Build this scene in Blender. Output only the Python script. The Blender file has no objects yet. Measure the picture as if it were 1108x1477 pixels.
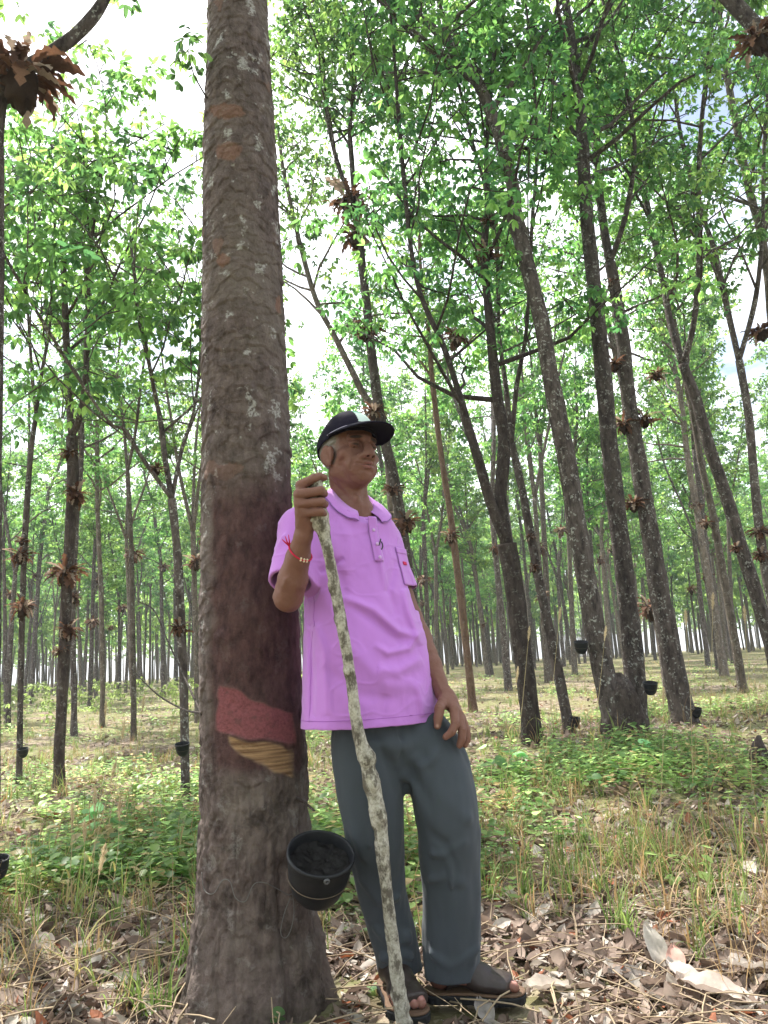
import bpy, math, time
import numpy as np
from mathutils import Matrix, Vector
T0 = time.time()
ONLY = ''
rng = np.random.default_rng(7)
SC = bpy.context.scene
COL = SC.collection
# ------------------------------------------------------------------ camera
F = 1109.0; TH = math.radians(11.3); RO = math.radians(3.0); CH = 0.92
R0 = np.array([1, 0, 0.]); U0 = np.array([0, -math.sin(TH), math.cos(TH)]); FW = np.array([0, math.cos(TH), math.sin(TH)])
RC = R0*math.cos(RO)-U0*math.sin(RO); UC = U0*math.cos(RO)+R0*math.sin(RO)
cam_d = bpy.data.cameras.new('camera'); cam = bpy.data.objects.new('camera', cam_d); COL.objects.link(cam); SC.camera = cam
cam_d.sensor_fit = 'VERTICAL'; cam_d.sensor_height = 24.0; cam_d.lens = 24.0*F/1477.0
cam_d.clip_start = 0.05; cam_d.clip_end = 2000
cam.matrix_world = Matrix(((RC[0], UC[0], -FW[0], 0), (RC[1], UC[1], -FW[1], 0), (RC[2], UC[2], -FW[2], CH), (0, 0, 0, 1)))
# ------------------------------------------------------------------ light
SUN_EL = math.radians(60); SUN_AZ = math.radians(-38)      # azimuth measured from +Y towards +X
w = bpy.data.worlds.new("World"); SC.world = w; w.use_nodes = True
SC.render.resolution_x, SC.render.resolution_y = 768, 1024
def build_world():
    nt = w.node_tree; nt.nodes.clear(); N = nt.nodes.new; L = nt.links.new
    out = N('ShaderNodeOutputWorld'); bg = N('ShaderNodeBackground'); sky = N('ShaderNodeTexSky')
    sky.sky_type = 'NISHITA'; sky.sun_disc = False; sky.sun_elevation = SUN_EL; sky.sun_rotation = SUN_AZ
    sky.air_density = 1.0; sky.dust_density = 3.0; sky.ozone_density = 1.0
    tc = N('ShaderNodeTexCoord'); mp = N('ShaderNodeMapping'); mp.inputs['Scale'].default_value = (1, 1, 2.2)
    nz = N('ShaderNodeTexNoise'); nz.inputs['Scale'].default_value = 2.3; nz.inputs['Detail'].default_value = 7; nz.inputs['Roughness'].default_value = .6
    rp = N('ShaderNodeValToRGB'); rp.color_ramp.elements[0].position = .39; rp.color_ramp.elements[1].position = .60
    mx = N('ShaderNodeMix'); mx.data_type = 'RGBA'; mx.inputs[7].default_value = (12.5, 12.7, 13.2, 1)
    L(tc.outputs['Generated'], mp.inputs[0]); L(mp.outputs[0], nz.inputs['Vector']); L(nz.outputs['Fac'], rp.inputs[0])
    L(rp.outputs[0], mx.inputs[0]); L(sky.outputs[0], mx.inputs[6]); L(mx.outputs[2], bg.inputs[0])
    bg.inputs[1].default_value = 0.11; L(bg.outputs[0], out.inputs[0])
build_world()
sun_d = bpy.data.lights.new('sun', 'SUN'); sun = bpy.data.objects.new('sun', sun_d); COL.objects.link(sun)
sun_d.energy = 5.0; sun_d.angle = math.radians(.55); sun_d.color = (1, .955, .88)
_sd = Vector((math.sin(SUN_AZ)*math.cos(SUN_EL), math.cos(SUN_AZ)*math.cos(SUN_EL), math.sin(SUN_EL)))
sun.rotation_euler = _sd.to_track_quat('Z', 'Y').to_euler(); sun.location = (-6, 8, 20)
SC.view_settings.view_transform = 'Standard'; SC.view_settings.look = 'None'; SC.view_settings.gamma = 1
SC.view_settings.exposure = 1.32
SC.cycles.max_bounces = 8; SC.cycles.diffuse_bounces = 4; SC.cycles.transmission_bounces = 5; SC.cycles.glossy_bounces = 2
SC.cycles.use_adaptive_sampling = True; SC.cycles.adaptive_threshold = .015
SC.cycles.sample_clamp_indirect = 6

# ------------------------------------------------------------------ geometry helpers
def ray(x, y): return RC*((x-554)/F)+UC*((738.5-y)/F)+FW
def pt(x, y, Y):
    d = ray(x, y); return np.array([0, 0, CH])+d*(Y/d[1])
def proj(P):
    q = np.asarray(P)-np.array([0, 0, CH]); z = q@FW
    return 554+F*(q@RC)/z, 738.5-F*(q@UC)/z
def sstep(a, b, x):
    t = np.clip((x-a)/(b-a), 0, 1); return t*t*(3-2*t)
def _h(i, s=0):
    i = (i ^ (i >> 16))*np.uint32(0x7feb352d); i = (i ^ (i >> 15))*np.uint32(0x846ca68b); return i ^ (i >> 16)
def hash3(a, b, c, s=0):
    with np.errstate(over='ignore'):
        a = a.astype(np.int64).astype(np.uint32); b = b.astype(np.int64).astype(np.uint32); c = c.astype(np.int64).astype(np.uint32)
        v = _h(a*np.uint32(73856093) ^ b*np.uint32(19349663) ^ c*np.uint32(83492791) ^ np.uint32(s*2654435+12345))
    return (v & np.uint32(0xffffff)).astype(np.float32)/np.float32(0xffffff)
def vnoise(P, s=0):
    P = np.asarray(P, np.float32); i = np.floor(P); f = P-i; f = f*f*f*(f*(f*6-15)+10); i = i.astype(np.int64); r = 0
    for dx in (0, 1):
        wx = f[:, 0] if dx else 1-f[:, 0]
        for dy in (0, 1):
            wy = f[:, 1] if dy else 1-f[:, 1]
            for dz in (0, 1):
                wz = f[:, 2] if dz else 1-f[:, 2]
                r = r+wx*wy*wz*hash3(i[:, 0]+dx, i[:, 1]+dy, i[:, 2]+dz, s)
    return r*2-1
def fbm(P, o=4, s=0, g=.5):
    P = np.asarray(P, np.float32); a = 1.0; r = 0; n = 0
    for k in range(o):
        r = r+a*vnoise(P*(2.03**k)+k*17.3, s+k); n += a; a *= g
    return r/n
def mesh(name, V, Fq, mat=None, parent=None, smooth=True, col=None, loc=None):
    V = np.ascontiguousarray(V, np.float32); me = bpy.data.meshes.new(name)
    me.vertices.add(len(V)); me.vertices.foreach_set('co', V.ravel())
    Fl = [np.asarray(f, np.int32) for f in (Fq if isinstance(Fq, (list, tuple)) else [Fq]) if len(f)]
    tot = [np.full(len(f), f.shape[1], np.int32) for f in Fl]
    tot = np.concatenate(tot); idx = np.concatenate([f.ravel() for f in Fl])
    me.loops.add(len(idx)); me.loops.foreach_set('vertex_index', idx)
    me.polygons.add(len(tot)); me.polygons.foreach_set('loop_start', np.concatenate([[0], np.cumsum(tot)[:-1]]).astype(np.int32))
    me.polygons.foreach_set('loop_total', tot)
    if smooth: me.polygons.foreach_set('use_smooth', np.ones(len(tot), bool))
    if col is not None:
        c = np.ones((len(V), 4), np.float32); c[:, :3] = col
        a = me.color_attributes.new('Col', 'FLOAT_COLOR', 'POINT'); a.data.foreach_set('color', c.ravel())
    me.update(calc_edges=True); me.validate()
    if mat: me.materials.append(mat)
    o = bpy.data.objects.new(name, me); COL.objects.link(o)
    if parent is not None:
        o.parent = parent
        o.matrix_parent_inverse = Matrix.Translation(-Vector(parent.location))
    return o
def tag(o, label=None, cat=None, group=None, kind=None):
    if label: o['label'] = label
    if cat: o['category'] = cat
    if group: o['group'] = group
    if kind: o['kind'] = kind
    return o
def thing(name, loc, label, cat, group=None):
    o = bpy.data.objects.new(name, None); COL.objects.link(o); o.location = [float(v) for v in loc]; o.empty_display_size = .1
    return tag(o, label, cat, group)
def cat_mesh(parts):
    """parts: list of (V, F4) -> merged"""
    Vs, Fs, n = [], [], 0
    for V, Fq in parts:
        Vs.append(V); Fs.append(np.asarray(Fq)+n); n += len(V)
    return np.concatenate(Vs), np.concatenate(Fs)
def frames(P):
    P = np.asarray(P, float); T = np.gradient(P, axis=0); T /= np.linalg.norm(T, axis=1)[:, None]+1e-12
    u = np.cross(T[0], [0, 1, .05]); u /= np.linalg.norm(u)+1e-12; U = []
    for t in T:
        u = u-t*(u@t); u /= np.linalg.norm(u)+1e-12; U.append(u)
    U = np.array(U); return T, U, np.cross(T, U)
def tube(P, R, n=8, cap=True):
    P = np.asarray(P, float); R = np.broadcast_to(np.asarray(R, float), (len(P),)); T, U, W = frames(P)
    a = np.linspace(0, 2*np.pi, n, endpoint=False)
    V = P[:, None]+R[:, None, None]*(np.cos(a)[None, :, None]*U[:, None]+np.sin(a)[None, :, None]*W[:, None])
    m = len(P); i = np.arange(m-1)[:, None]*n; j = np.arange(n)[None]; k = (j+1) % n
    Fq = np.stack([i+j, i+k, i+n+k, i+n+j], -1).reshape(-1, 4); V = V.reshape(-1, 3)
    if cap:
        V = np.concatenate([V, P[:1], P[-1:]]); c0 = m*n
        j = np.arange(n); k = (j+1) % n
        Fq = np.concatenate([Fq, np.stack([np.full(n, c0), k, j, np.full(n, c0)], -1)[:, [0, 1, 2, 2]]*1, np.stack([np.full(n, c0+1), (m-1)*n+j, (m-1)*n+k, (m-1)*n+k], -1)])
    return V, Fq
def fix_tris(Fq):
    Fq = np.asarray(Fq); t = Fq[:, 2] == Fq[:, 3]
    return [Fq[~t], Fq[t][:, :3]]
def spline(P, n):
    """Catmull-Rom resample of rows of P (any width) to n rows"""
    P = np.asarray(P, float); d = np.linalg.norm(np.diff(P[:, :3], axis=0), axis=1); s = np.concatenate([[0], np.cumsum(d)])
    t = np.linspace(0, s[-1], n); k = np.clip(np.searchsorted(s, t, side='right')-1, 0, len(P)-2)
    u = ((t-s[k])/(s[k+1]-s[k]))[:, None]; g = lambda i: P[np.clip(i, 0, len(P)-1)]
    p0, p1, p2, p3 = g(k-1), g(k), g(k+1), g(k+2)
    return .5*((2*p1)+(-p0+p2)*u+(2*p0-5*p1+4*p2-p3)*u*u+(-p0+3*p1-3*p2+p3)*u**3)

# ------------------------------------------------------------------ material helper
class M:
    def __init__(s, name):
        s.m = bpy.data.materials.new(name); s.m.use_nodes = True; s.t = s.m.node_tree; s.t.nodes.clear()
        s.out = s.n('ShaderNodeOutputMaterial')
    def n(s, ty, **kw):
        x = s.t.nodes.new(ty)
        for k, v in kw.items(): setattr(x, k, v)
        return x
    def l(s, a, b): s.t.links.new(a, b)
    def val(s, x, v):
        if isinstance(v, bpy.types.NodeSocket): s.l(v, x)
        else: x.default_value = v
    def co(s, which='Object'): return s.n('ShaderNodeTexCoord').outputs[which]
    def mapping(s, v, sc):
        m = s.n('ShaderNodeMapping'); s.l(v, m.inputs[0]); m.inputs['Scale'].default_value = sc; return m.outputs[0]
    def noise(s, v, sc, det=4, ro=.6, out='Fac'):
        x = s.n('ShaderNodeTexNoise'); s.l(v, x.inputs['Vector']); x.inputs['Scale'].default_value = sc
        x.inputs['Detail'].default_value = det; x.inputs['Roughness'].default_value = ro; return x.outputs[out]
    def voro(s, v, sc, feat='F1', out='Distance'):
        x = s.n('ShaderNodeTexVoronoi', feature=feat); s.l(v, x.inputs['Vector']); x.inputs['Scale'].default_value = sc; return x.outputs[out]
    def ramp(s, f, *st):
        x = s.n('ShaderNodeValToRGB'); e = x.color_ramp.elements
        while len(e) < len(st): e.new(.5)
        for i, (p, c) in enumerate(st):
            e[i].position = p; e[i].color = (c, c, c, 1) if isinstance(c, (int, float)) else (*c, 1)
        s.val(x.inputs[0], f); return x.outputs[0]
    def mix(s, f, a, b, bt='MIX'):
        x = s.n('ShaderNodeMix', data_type='RGBA', blend_type=bt); s.val(x.inputs[0], f)
        for i, v in ((6, a), (7, b)): s.val(x.inputs[i], v if isinstance(v, bpy.types.NodeSocket) else (*v, 1))
        return x.outputs[2]
    def math(s, op, a, b=0.0):
        x = s.n('ShaderNodeMath', operation=op); s.val(x.inputs[0], a); s.val(x.inputs[1], b); return x.outputs[0]
    def attr(s, name='Col', out='Color'): return s.n('ShaderNodeAttribute', attribute_name=name).outputs[out]
    def sep(s, c):
        x = s.n('ShaderNodeSeparateColor'); s.l(c, x.inputs[0]); return x.outputs
    def bump(s, h, st=.3, d=.01):
        x = s.n('ShaderNodeBump'); s.l(h, x.inputs['Height']); x.inputs['Strength'].default_value = st; x.inputs['Distance'].default_value = d; return x.outputs[0]
    def rand(s): return s.n('ShaderNodeObjectInfo').outputs['Random']
    def hsv(s, c, h=.5, sa=1.0, v=1.0):
        x = s.n('ShaderNodeHueSaturation')
        s.val(x.inputs['Hue'], h); s.val(x.inputs['Saturation'], sa); s.val(x.inputs['Value'], v); s.val(x.inputs['Color'], c); return x.outputs[0]
    def bsdf(s, c, rough=.7, spec=.3, nrm=None, **kw):
        p = s.n('ShaderNodeBsdfPrincipled'); s.val(p.inputs['Base Color'], c if isinstance(c, bpy.types.NodeSocket) else (*c, 1))
        s.val(p.inputs['Roughness'], rough); p.inputs['Specular IOR Level'].default_value = spec
        if nrm is not None: s.l(nrm, p.inputs['Normal'])
        for k, v in kw.items(): s.val(p.inputs[k.replace('_', ' ')], v)
        return p.outputs[0]
    def leaf(s, c, tr, f=.5, rough=.45, spec=.35):
        a = s.bsdf(c, rough, spec); t = s.n('ShaderNodeBsdfTranslucent'); s.val(t.inputs[0], tr)
        x = s.n('ShaderNodeMixShader'); s.val(x.inputs[0], f); s.l(a, x.inputs[1]); s.l(t.outputs[0], x.inputs[2]); return x.outputs[0]
    def end(s, sh): s.l(sh, s.out.inputs[0]); return s.m
# ------------------------------------------------------------------ signed-distance sculpting
f32 = np.float32
def smin(a, b, k):
    h = np.maximum(k-np.abs(a-b), 0)/k; return np.minimum(a, b)-h*h*k*.25
class Sdf:
    def __init__(s): s.p = []
    def add(s, fn, c, r, k=.01, op='u'): s.p.append((op, max(k, 1e-4), np.asarray(c, f32), float(r), fn)); return s
    def cone(s, a, b, r1, r2, k=.01, op='u', sq=None):
        a = np.asarray(a, f32); b = np.asarray(b, f32); ab = b-a; L2 = float(ab@ab)+1e-9
        def fn(P):
            q = P-a; t = np.clip(q@ab/L2, 0, 1); return np.linalg.norm(q-t[:, None]*ab, axis=1)-(r1+(r2-r1)*t)
        return s.add(fn, (a+b)/2, math.sqrt(L2)/2+max(r1, r2), k, op)
    def chain(s, P, R, k=.01, op='u'):
        for i in range(len(P)-1): s.cone(P[i], P[i+1], R[i], R[i+1], k if i == 0 else k*.6, op)
        return s
    def ell(s, c, r, k=.01, op='u', M3=None):
        c = np.asarray(c, f32); r = np.asarray(r, f32); M3 = np.eye(3, dtype=f32) if M3 is None else np.asarray(M3, f32)
        def fn(P):
            q = (P-c)@M3; k0 = np.linalg.norm(q/r, axis=1); k1 = np.linalg.norm(q/(r*r), axis=1); return k0*(k0-1)/(k1+1e-9)
        return s.add(fn, c, float(r.max()), k, op)
    def loft(s, rows, ax, ay, k=.02, op='u', ex=2.0, z0=None, z1=None):
        """rows (z, cx, cy, a, b); ax/ay unit horizontal axes"""
        rows = np.asarray(rows, float); ax = np.asarray(ax, f32)[:2]; ay = np.asarray(ay, f32)[:2]
        zs = rows[:, 0]; zl = zs[0] if z0 is None else z0; zh = zs[-1] if z1 is None else z1
        dr = spline(rows[:, [0, 1, 2, 3, 4]], 60); dr = dr[np.argsort(dr[:, 0])]
        def fn(P):
            z = P[:, 2]; g = [np.interp(z, dr[:, 0], dr[:, i]).astype(f32) for i in (1, 2, 3, 4)]
            x = P[:, 0]-g[0]; y = P[:, 1]-g[1]; u = (x*ax[0]+y*ax[1])/g[2]; v = (x*ay[0]+y*ay[1])/g[3]
            if ex == 2.0:
                k0 = np.sqrt(u*u+v*v); k1 = np.sqrt((u/g[2])**2+(v/g[3])**2)
                d = k0*(k0-1)/(k1+1e-6); d = np.where(k0 < .2, -np.minimum(g[2], g[3])*(1-k0), d)
            else:
                k0 = (np.abs(u)**ex+np.abs(v)**ex+1e-9)**(1/ex); d = (k0-1)*np.minimum(g[2], g[3])
            dz = np.maximum(zl-z, z-zh)
            return np.maximum(d, dz)
        c = np.array([dr[:, 1].mean(), dr[:, 2].mean(), (zl+zh)/2]); r = math.hypot((zh-zl)/2, rows[:, 3:].max()+np.ptp(rows[:, 1])/2+np.ptp(rows[:, 2])/2)
        return s.add(fn, c, r, k, op)
    def groove(s, P, w, amp):
        """carve (amp>0) or raise (amp<0) along a 3D polyline, gaussian profile"""
        P = np.asarray(P, f32)
        def fn(X):
            d = np.full(len(X), 9, f32)
            for a, b in zip(P[:-1], P[1:]):
                ab = b-a; q = X-a; t = np.clip(q@ab/(ab@ab+1e-9), 0, 1); d = np.minimum(d, np.linalg.norm(q-t[:, None]*ab, axis=1))
            return amp*np.exp(-(d/w)**2)
        c = (P.min(0)+P.max(0))/2; return s.add(fn, c, np.linalg.norm(P-c, axis=1).max()+2.2*w, .001, 'd')
    def disp(s, fn, c=(0, 0, 0), r=1e6): return s.add(fn, c, r, .001, 'd')
    def ev(s, P, near=None):
        P = np.asarray(P, f32); d = np.full(len(P), 5, f32)
        for op, k, c, r, fn in (s.p if near is None else near):
            v = fn(P).astype(f32)
            if op == 'u': d = smin(d, v, k)
            elif op == 's': d = -smin(-d, v, k)
            elif op == 'i': d = -smin(-d, -v, k)
            else: d = d+v
        return d
    def grad(s, P, e=.002):
        P = np.asarray(P, f32); g = np.stack([s.ev(P+np.eye(3, dtype=f32)[i]*e)-s.ev(P-np.eye(3, dtype=f32)[i]*e) for i in range(3)], 1)
        return g/(np.linalg.norm(g, axis=1)[:, None]+1e-9)
    def snap(s, P, off=0.0, it=4, dirn=None):
        P = np.array(P, f32)
        for _ in range(it):
            d = s.ev(P)-off; P = P-(s.grad(P) if dirn is None else np.asarray(dirn, f32))*d[:, None]*(1 if dirn is None else .8)
        return P
    def nets(s, lo, hi, h, B=16):
        lo = np.asarray(lo, float); nb = np.ceil((np.asarray(hi, float)-lo)/(h*B)).astype(int)
        bi = np.stack(np.meshgrid(*[np.arange(n) for n in nb], indexing='ij'), -1).reshape(-1, 3)
        cen = lo+(bi+.5)*h*B; hd = h*B*.5*math.sqrt(3); d = s.ev(cen); keep = np.abs(d) < hd*1.6+.012
        bi = bi[keep]; cen = cen[keep]; NJ, NK = int(nb[1]*B+2), int(nb[2]*B+2)
        g = np.arange(B+1); G = np.stack(np.meshgrid(g, g, g, indexing='ij'), -1).reshape(-1, 3)
        PC = np.array([p[2] for p in s.p]); PR = np.array([p[3]+(p[1] if p[0] != 'd' else 0) for p in s.p])
        ids, ver, quads = [], [], []
        cid = lambda a: (a[..., 0]*NJ+a[..., 1])*NK+a[..., 2]
        for b, c in zip(bi, cen):
            dist = np.linalg.norm(PC-c, axis=1); near = [s.p[i] for i in np.nonzero(dist < PR+hd+.02)[0]]
            if not any(p[0] == 'u' for p in near): continue
            P = (lo+(G+b*B)*h).astype(f32); S = s.ev(P, near).reshape(B+1, B+1, B+1)
            I = S < 0
            if I.all() or not I.any(): continue
            cnt = np.zeros((B, B, B), np.int8); ps = np.zeros((B, B, B, 3), f32)
            for axn in range(3):
                for o1 in (0, 1):
                    for o2 in (0, 1):
                        sl0 = [None]*3; sl1 = [None]*3; oth = [i for i in range(3) if i != axn]
                        sl0[axn] = slice(0, B); sl1[axn] = slice(1, B+1)
                        for q, o in zip(oth, (o1, o2)): sl0[q] = sl1[q] = slice(o, B+o)
                        a = S[tuple(sl0)]; e = S[tuple(sl1)]; cr = (a < 0) != (e < 0)
                        t = np.where(cr, a/np.where(cr, a-e, 1), 0); cnt += cr
                        ps[..., axn] += t
                        ps[..., oth[0]] += cr*o1; ps[..., oth[1]] += cr*o2
            act = np.argwhere(cnt > 0)
            if len(act) == 0: continue
            v = ps[tuple(act.T)]/cnt[tuple(act.T)][:, None]; ids.append(cid(act+b*B)); ver.append(lo+(act+b*B+v)*h)
            for axn in range(3):
                sl = [slice(0, B)]*3; sl1 = list(sl); sl1[axn] = slice(1, B+1)
                a = I[tuple(sl)]; e = I[tuple(sl1)]; w_ = np.argwhere(a != e)
                if len(w_) == 0: continue
                fl = a[tuple(w_.T)]; base = w_+b*B; u = np.zeros(3, int); v2 = np.zeros(3, int); u[(axn+1) % 3] = 1; v2[(axn+2) % 3] = 1
                q = np.stack([cid(base-u-v2), cid(base-v2), cid(base), cid(base-u)], 1)
                quads.append(np.where(fl[:, None], q, q[:, ::-1]))
        ids = np.concatenate(ids); ver = np.concatenate(ver); Q = np.concatenate(quads)
        o = np.argsort(ids); ids = ids[o]; ver = ver[o]; j = np.searchsorted(ids, Q); j = np.minimum(j, len(ids)-1)
        ok = (ids[j] == Q).all(1); return ver.astype(f32), j[ok].astype(np.int32)
# ------------------------------------------------------------------ the man
def m_skin():
    m = M('skin'); c = m.attr(); o = m.co(); n1 = m.noise(o, 38, 5); n2 = m.noise(o, 420, 3)
    c2 = m.mix(m.math('MULTIPLY', m.ramp(n1, (.35, 0), (.7, 1)), .2), c, (.17, .07, .045), 'MULTIPLY')
    c2 = m.mix(m.ramp(n1, (.45, .0), (.75, .10)), c, m.hsv(c, .49, 1.1, .62))
    b = m.bump(m.math('ADD', m.math('MULTIPLY', n2, .5), n1), .35, .004)
    return m.end(m.bsdf(c2, .55, .25, b, Subsurface_Weight=.08, Subsurface_Radius=(.012, .005, .003), Subsurface_Scale=.3))
def m_cloth(name, c, wv=900, rough=.85, sheen=.25, var=.1):
    m = M(name); o = m.co(); x = m.n('ShaderNodeTexWave', wave_type='BANDS', bands_direction='DIAGONAL'); m.l(o, x.inputs[0]); x.inputs['Scale'].default_value = wv/6
    n1 = m.noise(o, 9, 4); n2 = m.noise(o, 700, 2)
    cc = m.hsv((*c, 1), .5, 1, m.math('ADD', 1-var, m.math('MULTIPLY', n1, 2*var))); cc = m.mix(m.math('MULTIPLY', n2, .3), cc, m.hsv(cc, .5, 1, .75))
    b = m.bump(m.math('ADD', m.math('MULTIPLY', x.outputs[1], .3), n2), .25, .0015)
    p = m.bsdf(cc, rough, .08, b); pr = p.node; pr.inputs['Sheen Weight'].default_value = sheen; pr.inputs['Sheen Roughness'].default_value = .5
    return m.end(p)
def m_simple(name, c, rough=.6, spec=.3, var=.25, sc=60, bump=.2, metal=0.0):
    m = M(name); n = m.noise(m.co(), sc, 5); cc = m.mix(n, [x*(1-var) for x in c], [min(1, x*(1+var)) for x in c])
    return m.end(m.bsdf(cc, rough, spec, m.bump(n, bump, .003), Metallic=metal))
def frame(O, az, pitch=0., roll=0., s=1.0):
    """local x = figure's left, y = forward, z = up ; az measured from facing the camera (-Y) towards +X"""
    f = np.array([math.sin(az), -math.cos(az), 0]); l = np.array([math.cos(az), math.sin(az), 0]); u = np.array([0, 0, 1.])
    f, u = f*math.cos(pitch)+u*math.sin(pitch), u*math.cos(pitch)-f*math.sin(pitch)
    l, u = l*math.cos(roll)+u*math.sin(roll), u*math.cos(roll)-l*math.sin(roll)
    A = np.stack([l, f, u], 1)
    g = lambda x, y=None, z=None: np.asarray(O)+(A@(np.array([x, y, z]) if y is not None else np.asarray(x)))*s
    return g, A.astype(f32)
AZ = math.radians(35)
TF = np.array([math.sin(AZ), -math.cos(AZ), 0]); TR = np.array([TF[1], -TF[0], 0]); UP = np.array([0, 0, 1.])
HS = 1.05
HC = pt(504, 655, 2.345); hd, HA = frame(HC, math.radians(36), math.radians(5), math.radians(-3), HS)
NB = pt(509, 720, 2.37)
RS, RE, RW = pt(434, 764, 2.29), pt(416, 861, 2.17), pt(438, 772, 2.06)
LS, LE, LW = pt(552, 787, 2.44), pt(592, 890, 2.42), pt(640, 1000, 2.315)
PEL = pt(560, 1050, 2.335)
TORSO = lambda g=0.0: [(pt(*c)[2], pt(*c)[0], pt(*c)[1], a+g, b+g) for *c, a, b in
    [(537, 1044, 2.335, .214, .158), (531, 950, 2.335, .200, .142), (519, 860, 2.35, .172, .122), (509, 790, 2.362, .146, .104), (510, 752, 2.37, .118, .078), (510, 738, 2.37, .07, .05)]]
LEGL = lambda g=0.0: [(pt(*c)[2], pt(*c)[0], pt(*c)[1], a+g, b+g) for *c, a, b in
    [(652, 1408, 2.37, .078, .068), (651, 1340, 2.352, .082, .074), (650, 1270, 2.33, .082, .078), (646, 1190, 2.305, .091, .088), (634, 1120, 2.32, .094, .096), (613, 1060, 2.35, .096, .104), (585, 1010, 2.36, .07, .075)]]
LEGR = lambda g=0.0: [(pt(*c)[2], pt(*c)[0], pt(*c)[1], a+g, b+g) for *c, a, b in
    [(577, 1398, 2.415, .064, .066), (567, 1350, 2.395, .064, .068), (552, 1290, 2.36, .068, .074), (542, 1210, 2.31, .084, .084), (533, 1130, 2.30, .098, .098), (528, 1060, 2.31, .102, .104), (530, 1010, 2.325, .075, .08)]]
FL, FLA = frame((.050, 2.372, .0), math.radians(83)); FR, FRA = frame((-.060, 2.470, .0), math.radians(15))

def foot(S, fr, A, sd, k=.012, g=0.0, toes=True):
    """sd = -1 for the right foot: big toe lies towards the other foot"""
    z = .030; C = lambda a, b, r1, r2, kk=k: S.cone(fr(*a), fr(*b), r1+g, r2+g, kk)
    C((0, .036, z+.034), (0, .036, z+.030), .032, .030); C((0, .05, z+.10), (0, .05, z+.05), .034, .036)
    C((0, .055, z+.064), (-.004*sd, .15, z+.032), .038, .030, .03)
    S.ell(fr(-.004*sd, .172, z+.020), np.array([.042, .05, .021])+g, .02, M3=A)
    if not toes: S.ell(fr(-.012*sd, .214, z+.016), np.array([.038, .036, .020])+g, .02, M3=A)
    if toes:
        for i, (x, y0, y1, r) in enumerate([(-.029, .195, .243, .0135), (-.009, .20, .243, .0098), (.008, .197, .234, .009), (.023, .19, .222, .0086), (.036, .18, .207, .0086)]):
            S.chain([fr(x*sd, y0, z+.018), fr(x*sd, (y0+y1)/2, z+.021), fr(x*sd, y1, z+.013)], [r+g, r+g, r*.95+g], .004)
CREASE = []
def finger(S, pts, rs, k=.003):
    sub = [np.asarray(p, f32) for p in pts]
    def fn(P):
        d = np.full(len(P), 9, f32)
        for a, b, r1, r2 in zip(sub[:-1], sub[1:], rs[:-1], rs[1:]):
            ab = b-a; q = P-a; t = np.clip(q@ab/(ab@ab+1e-9), 0, 1); d = smin(d, np.linalg.norm(q-t[:, None]*ab, axis=1)-(r1+(r2-r1)*t), .002)
        return d
    c = np.mean(sub, 0); S.add(fn, c, max(np.linalg.norm(p-c) for p in sub)+max(rs), k)
    CREASE.extend((sub[i]+(sub[i+1]-sub[i])*u, sub[i+1]-sub[i], rs[i]) for i in range(1, len(sub)-1) for u in (-.12, .10))

def build_trousers():
    S = Sdf(); ex = np.array([1, 0, 0]); ey = np.array([0, 1, 0])
    S.loft(LEGL(), ex, ey, .02); S.loft(LEGR(), ex, ey, .02)
    S.loft([(pt(*c)[2], pt(*c)[0], pt(*c)[1], a, b) for *c, a, b in [(580, 1142, 2.31, .014, .03), (578, 1118, 2.32, .05, .06), (568, 1075, 2.33, .15, .11), (560, 1050, 2.335, .160, .106), (548, 1010, 2.335, .145, .10)]], -TR, TF, .022)
    G = lambda P, w_, a, Y: S.groove([pt(x, y, Y) for x, y in P], w_, a)
    # creases that run down from hip and knee, and folds bunched at knee and cuffs
    G([(600, 1095), (635, 1150), (672, 1180)], 0.0165, -0.0112, 2.24); G([(585, 1120), (612, 1165), (640, 1200)], 0.0165, -0.0131, 2.25)
    G([(604, 1195), (640, 1215), (662, 1260)], 0.0120, 0.0112, 2.23); G([(610, 1235), (640, 1232), (668, 1215)], 0.0120, -0.0094, 2.24)
    G([(645, 1195), (652, 1290), (655, 1395)], 0.0060, -0.0075, 2.245); G([(690, 1200), (690, 1300), (688, 1390)], 0.0180, -0.0075, 2.3)
    G([(612, 1275), (640, 1262), (665, 1272)], 0.0135, -0.0094, 2.26); G([(616, 1375), (650, 1392), (690, 1370)], 0.0120, -0.0094, 2.30)
    G([(520, 1060), (532, 1200), (548, 1370)], 0.0060, -0.0075, 2.22); G([(500, 1080), (515, 1180), (525, 1260)], 0.0180, -0.0112, 2.23)
    G([(525, 1270), (548, 1300), (575, 1296)], 0.0120, -0.0112, 2.29); G([(545, 1340), (565, 1362), (590, 1350)], 0.0120, -0.0131, 2.33)
    G([(550, 1385), (575, 1372), (600, 1384)], 0.0120, -0.0131, 2.34); G([(560, 1300), (572, 1340), (600, 1365)], 0.0135, -0.0112, 2.33)
    G([(540, 1060), (560, 1100), (577, 1140)], 0.0180, 0.0112, 2.22); G([(577, 1050), (578, 1100), (580, 1150)], 0.0090, 0.0075, 2.23)
    G([(640, 1075), (620, 1100), (590, 1115)], 0.0150, -0.0094, 2.22)
    S.disp(lambda P: .0085*fbm(P*np.array([13, 13, 5], f32), 3, 3)+.0012*vnoise(P*np.array([45, 45, 16], f32), 9))
    V, Q = S.nets((-.30, 2.05, .03), (.32, 2.62, .86), .0034)
    return S, V, Q

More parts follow.
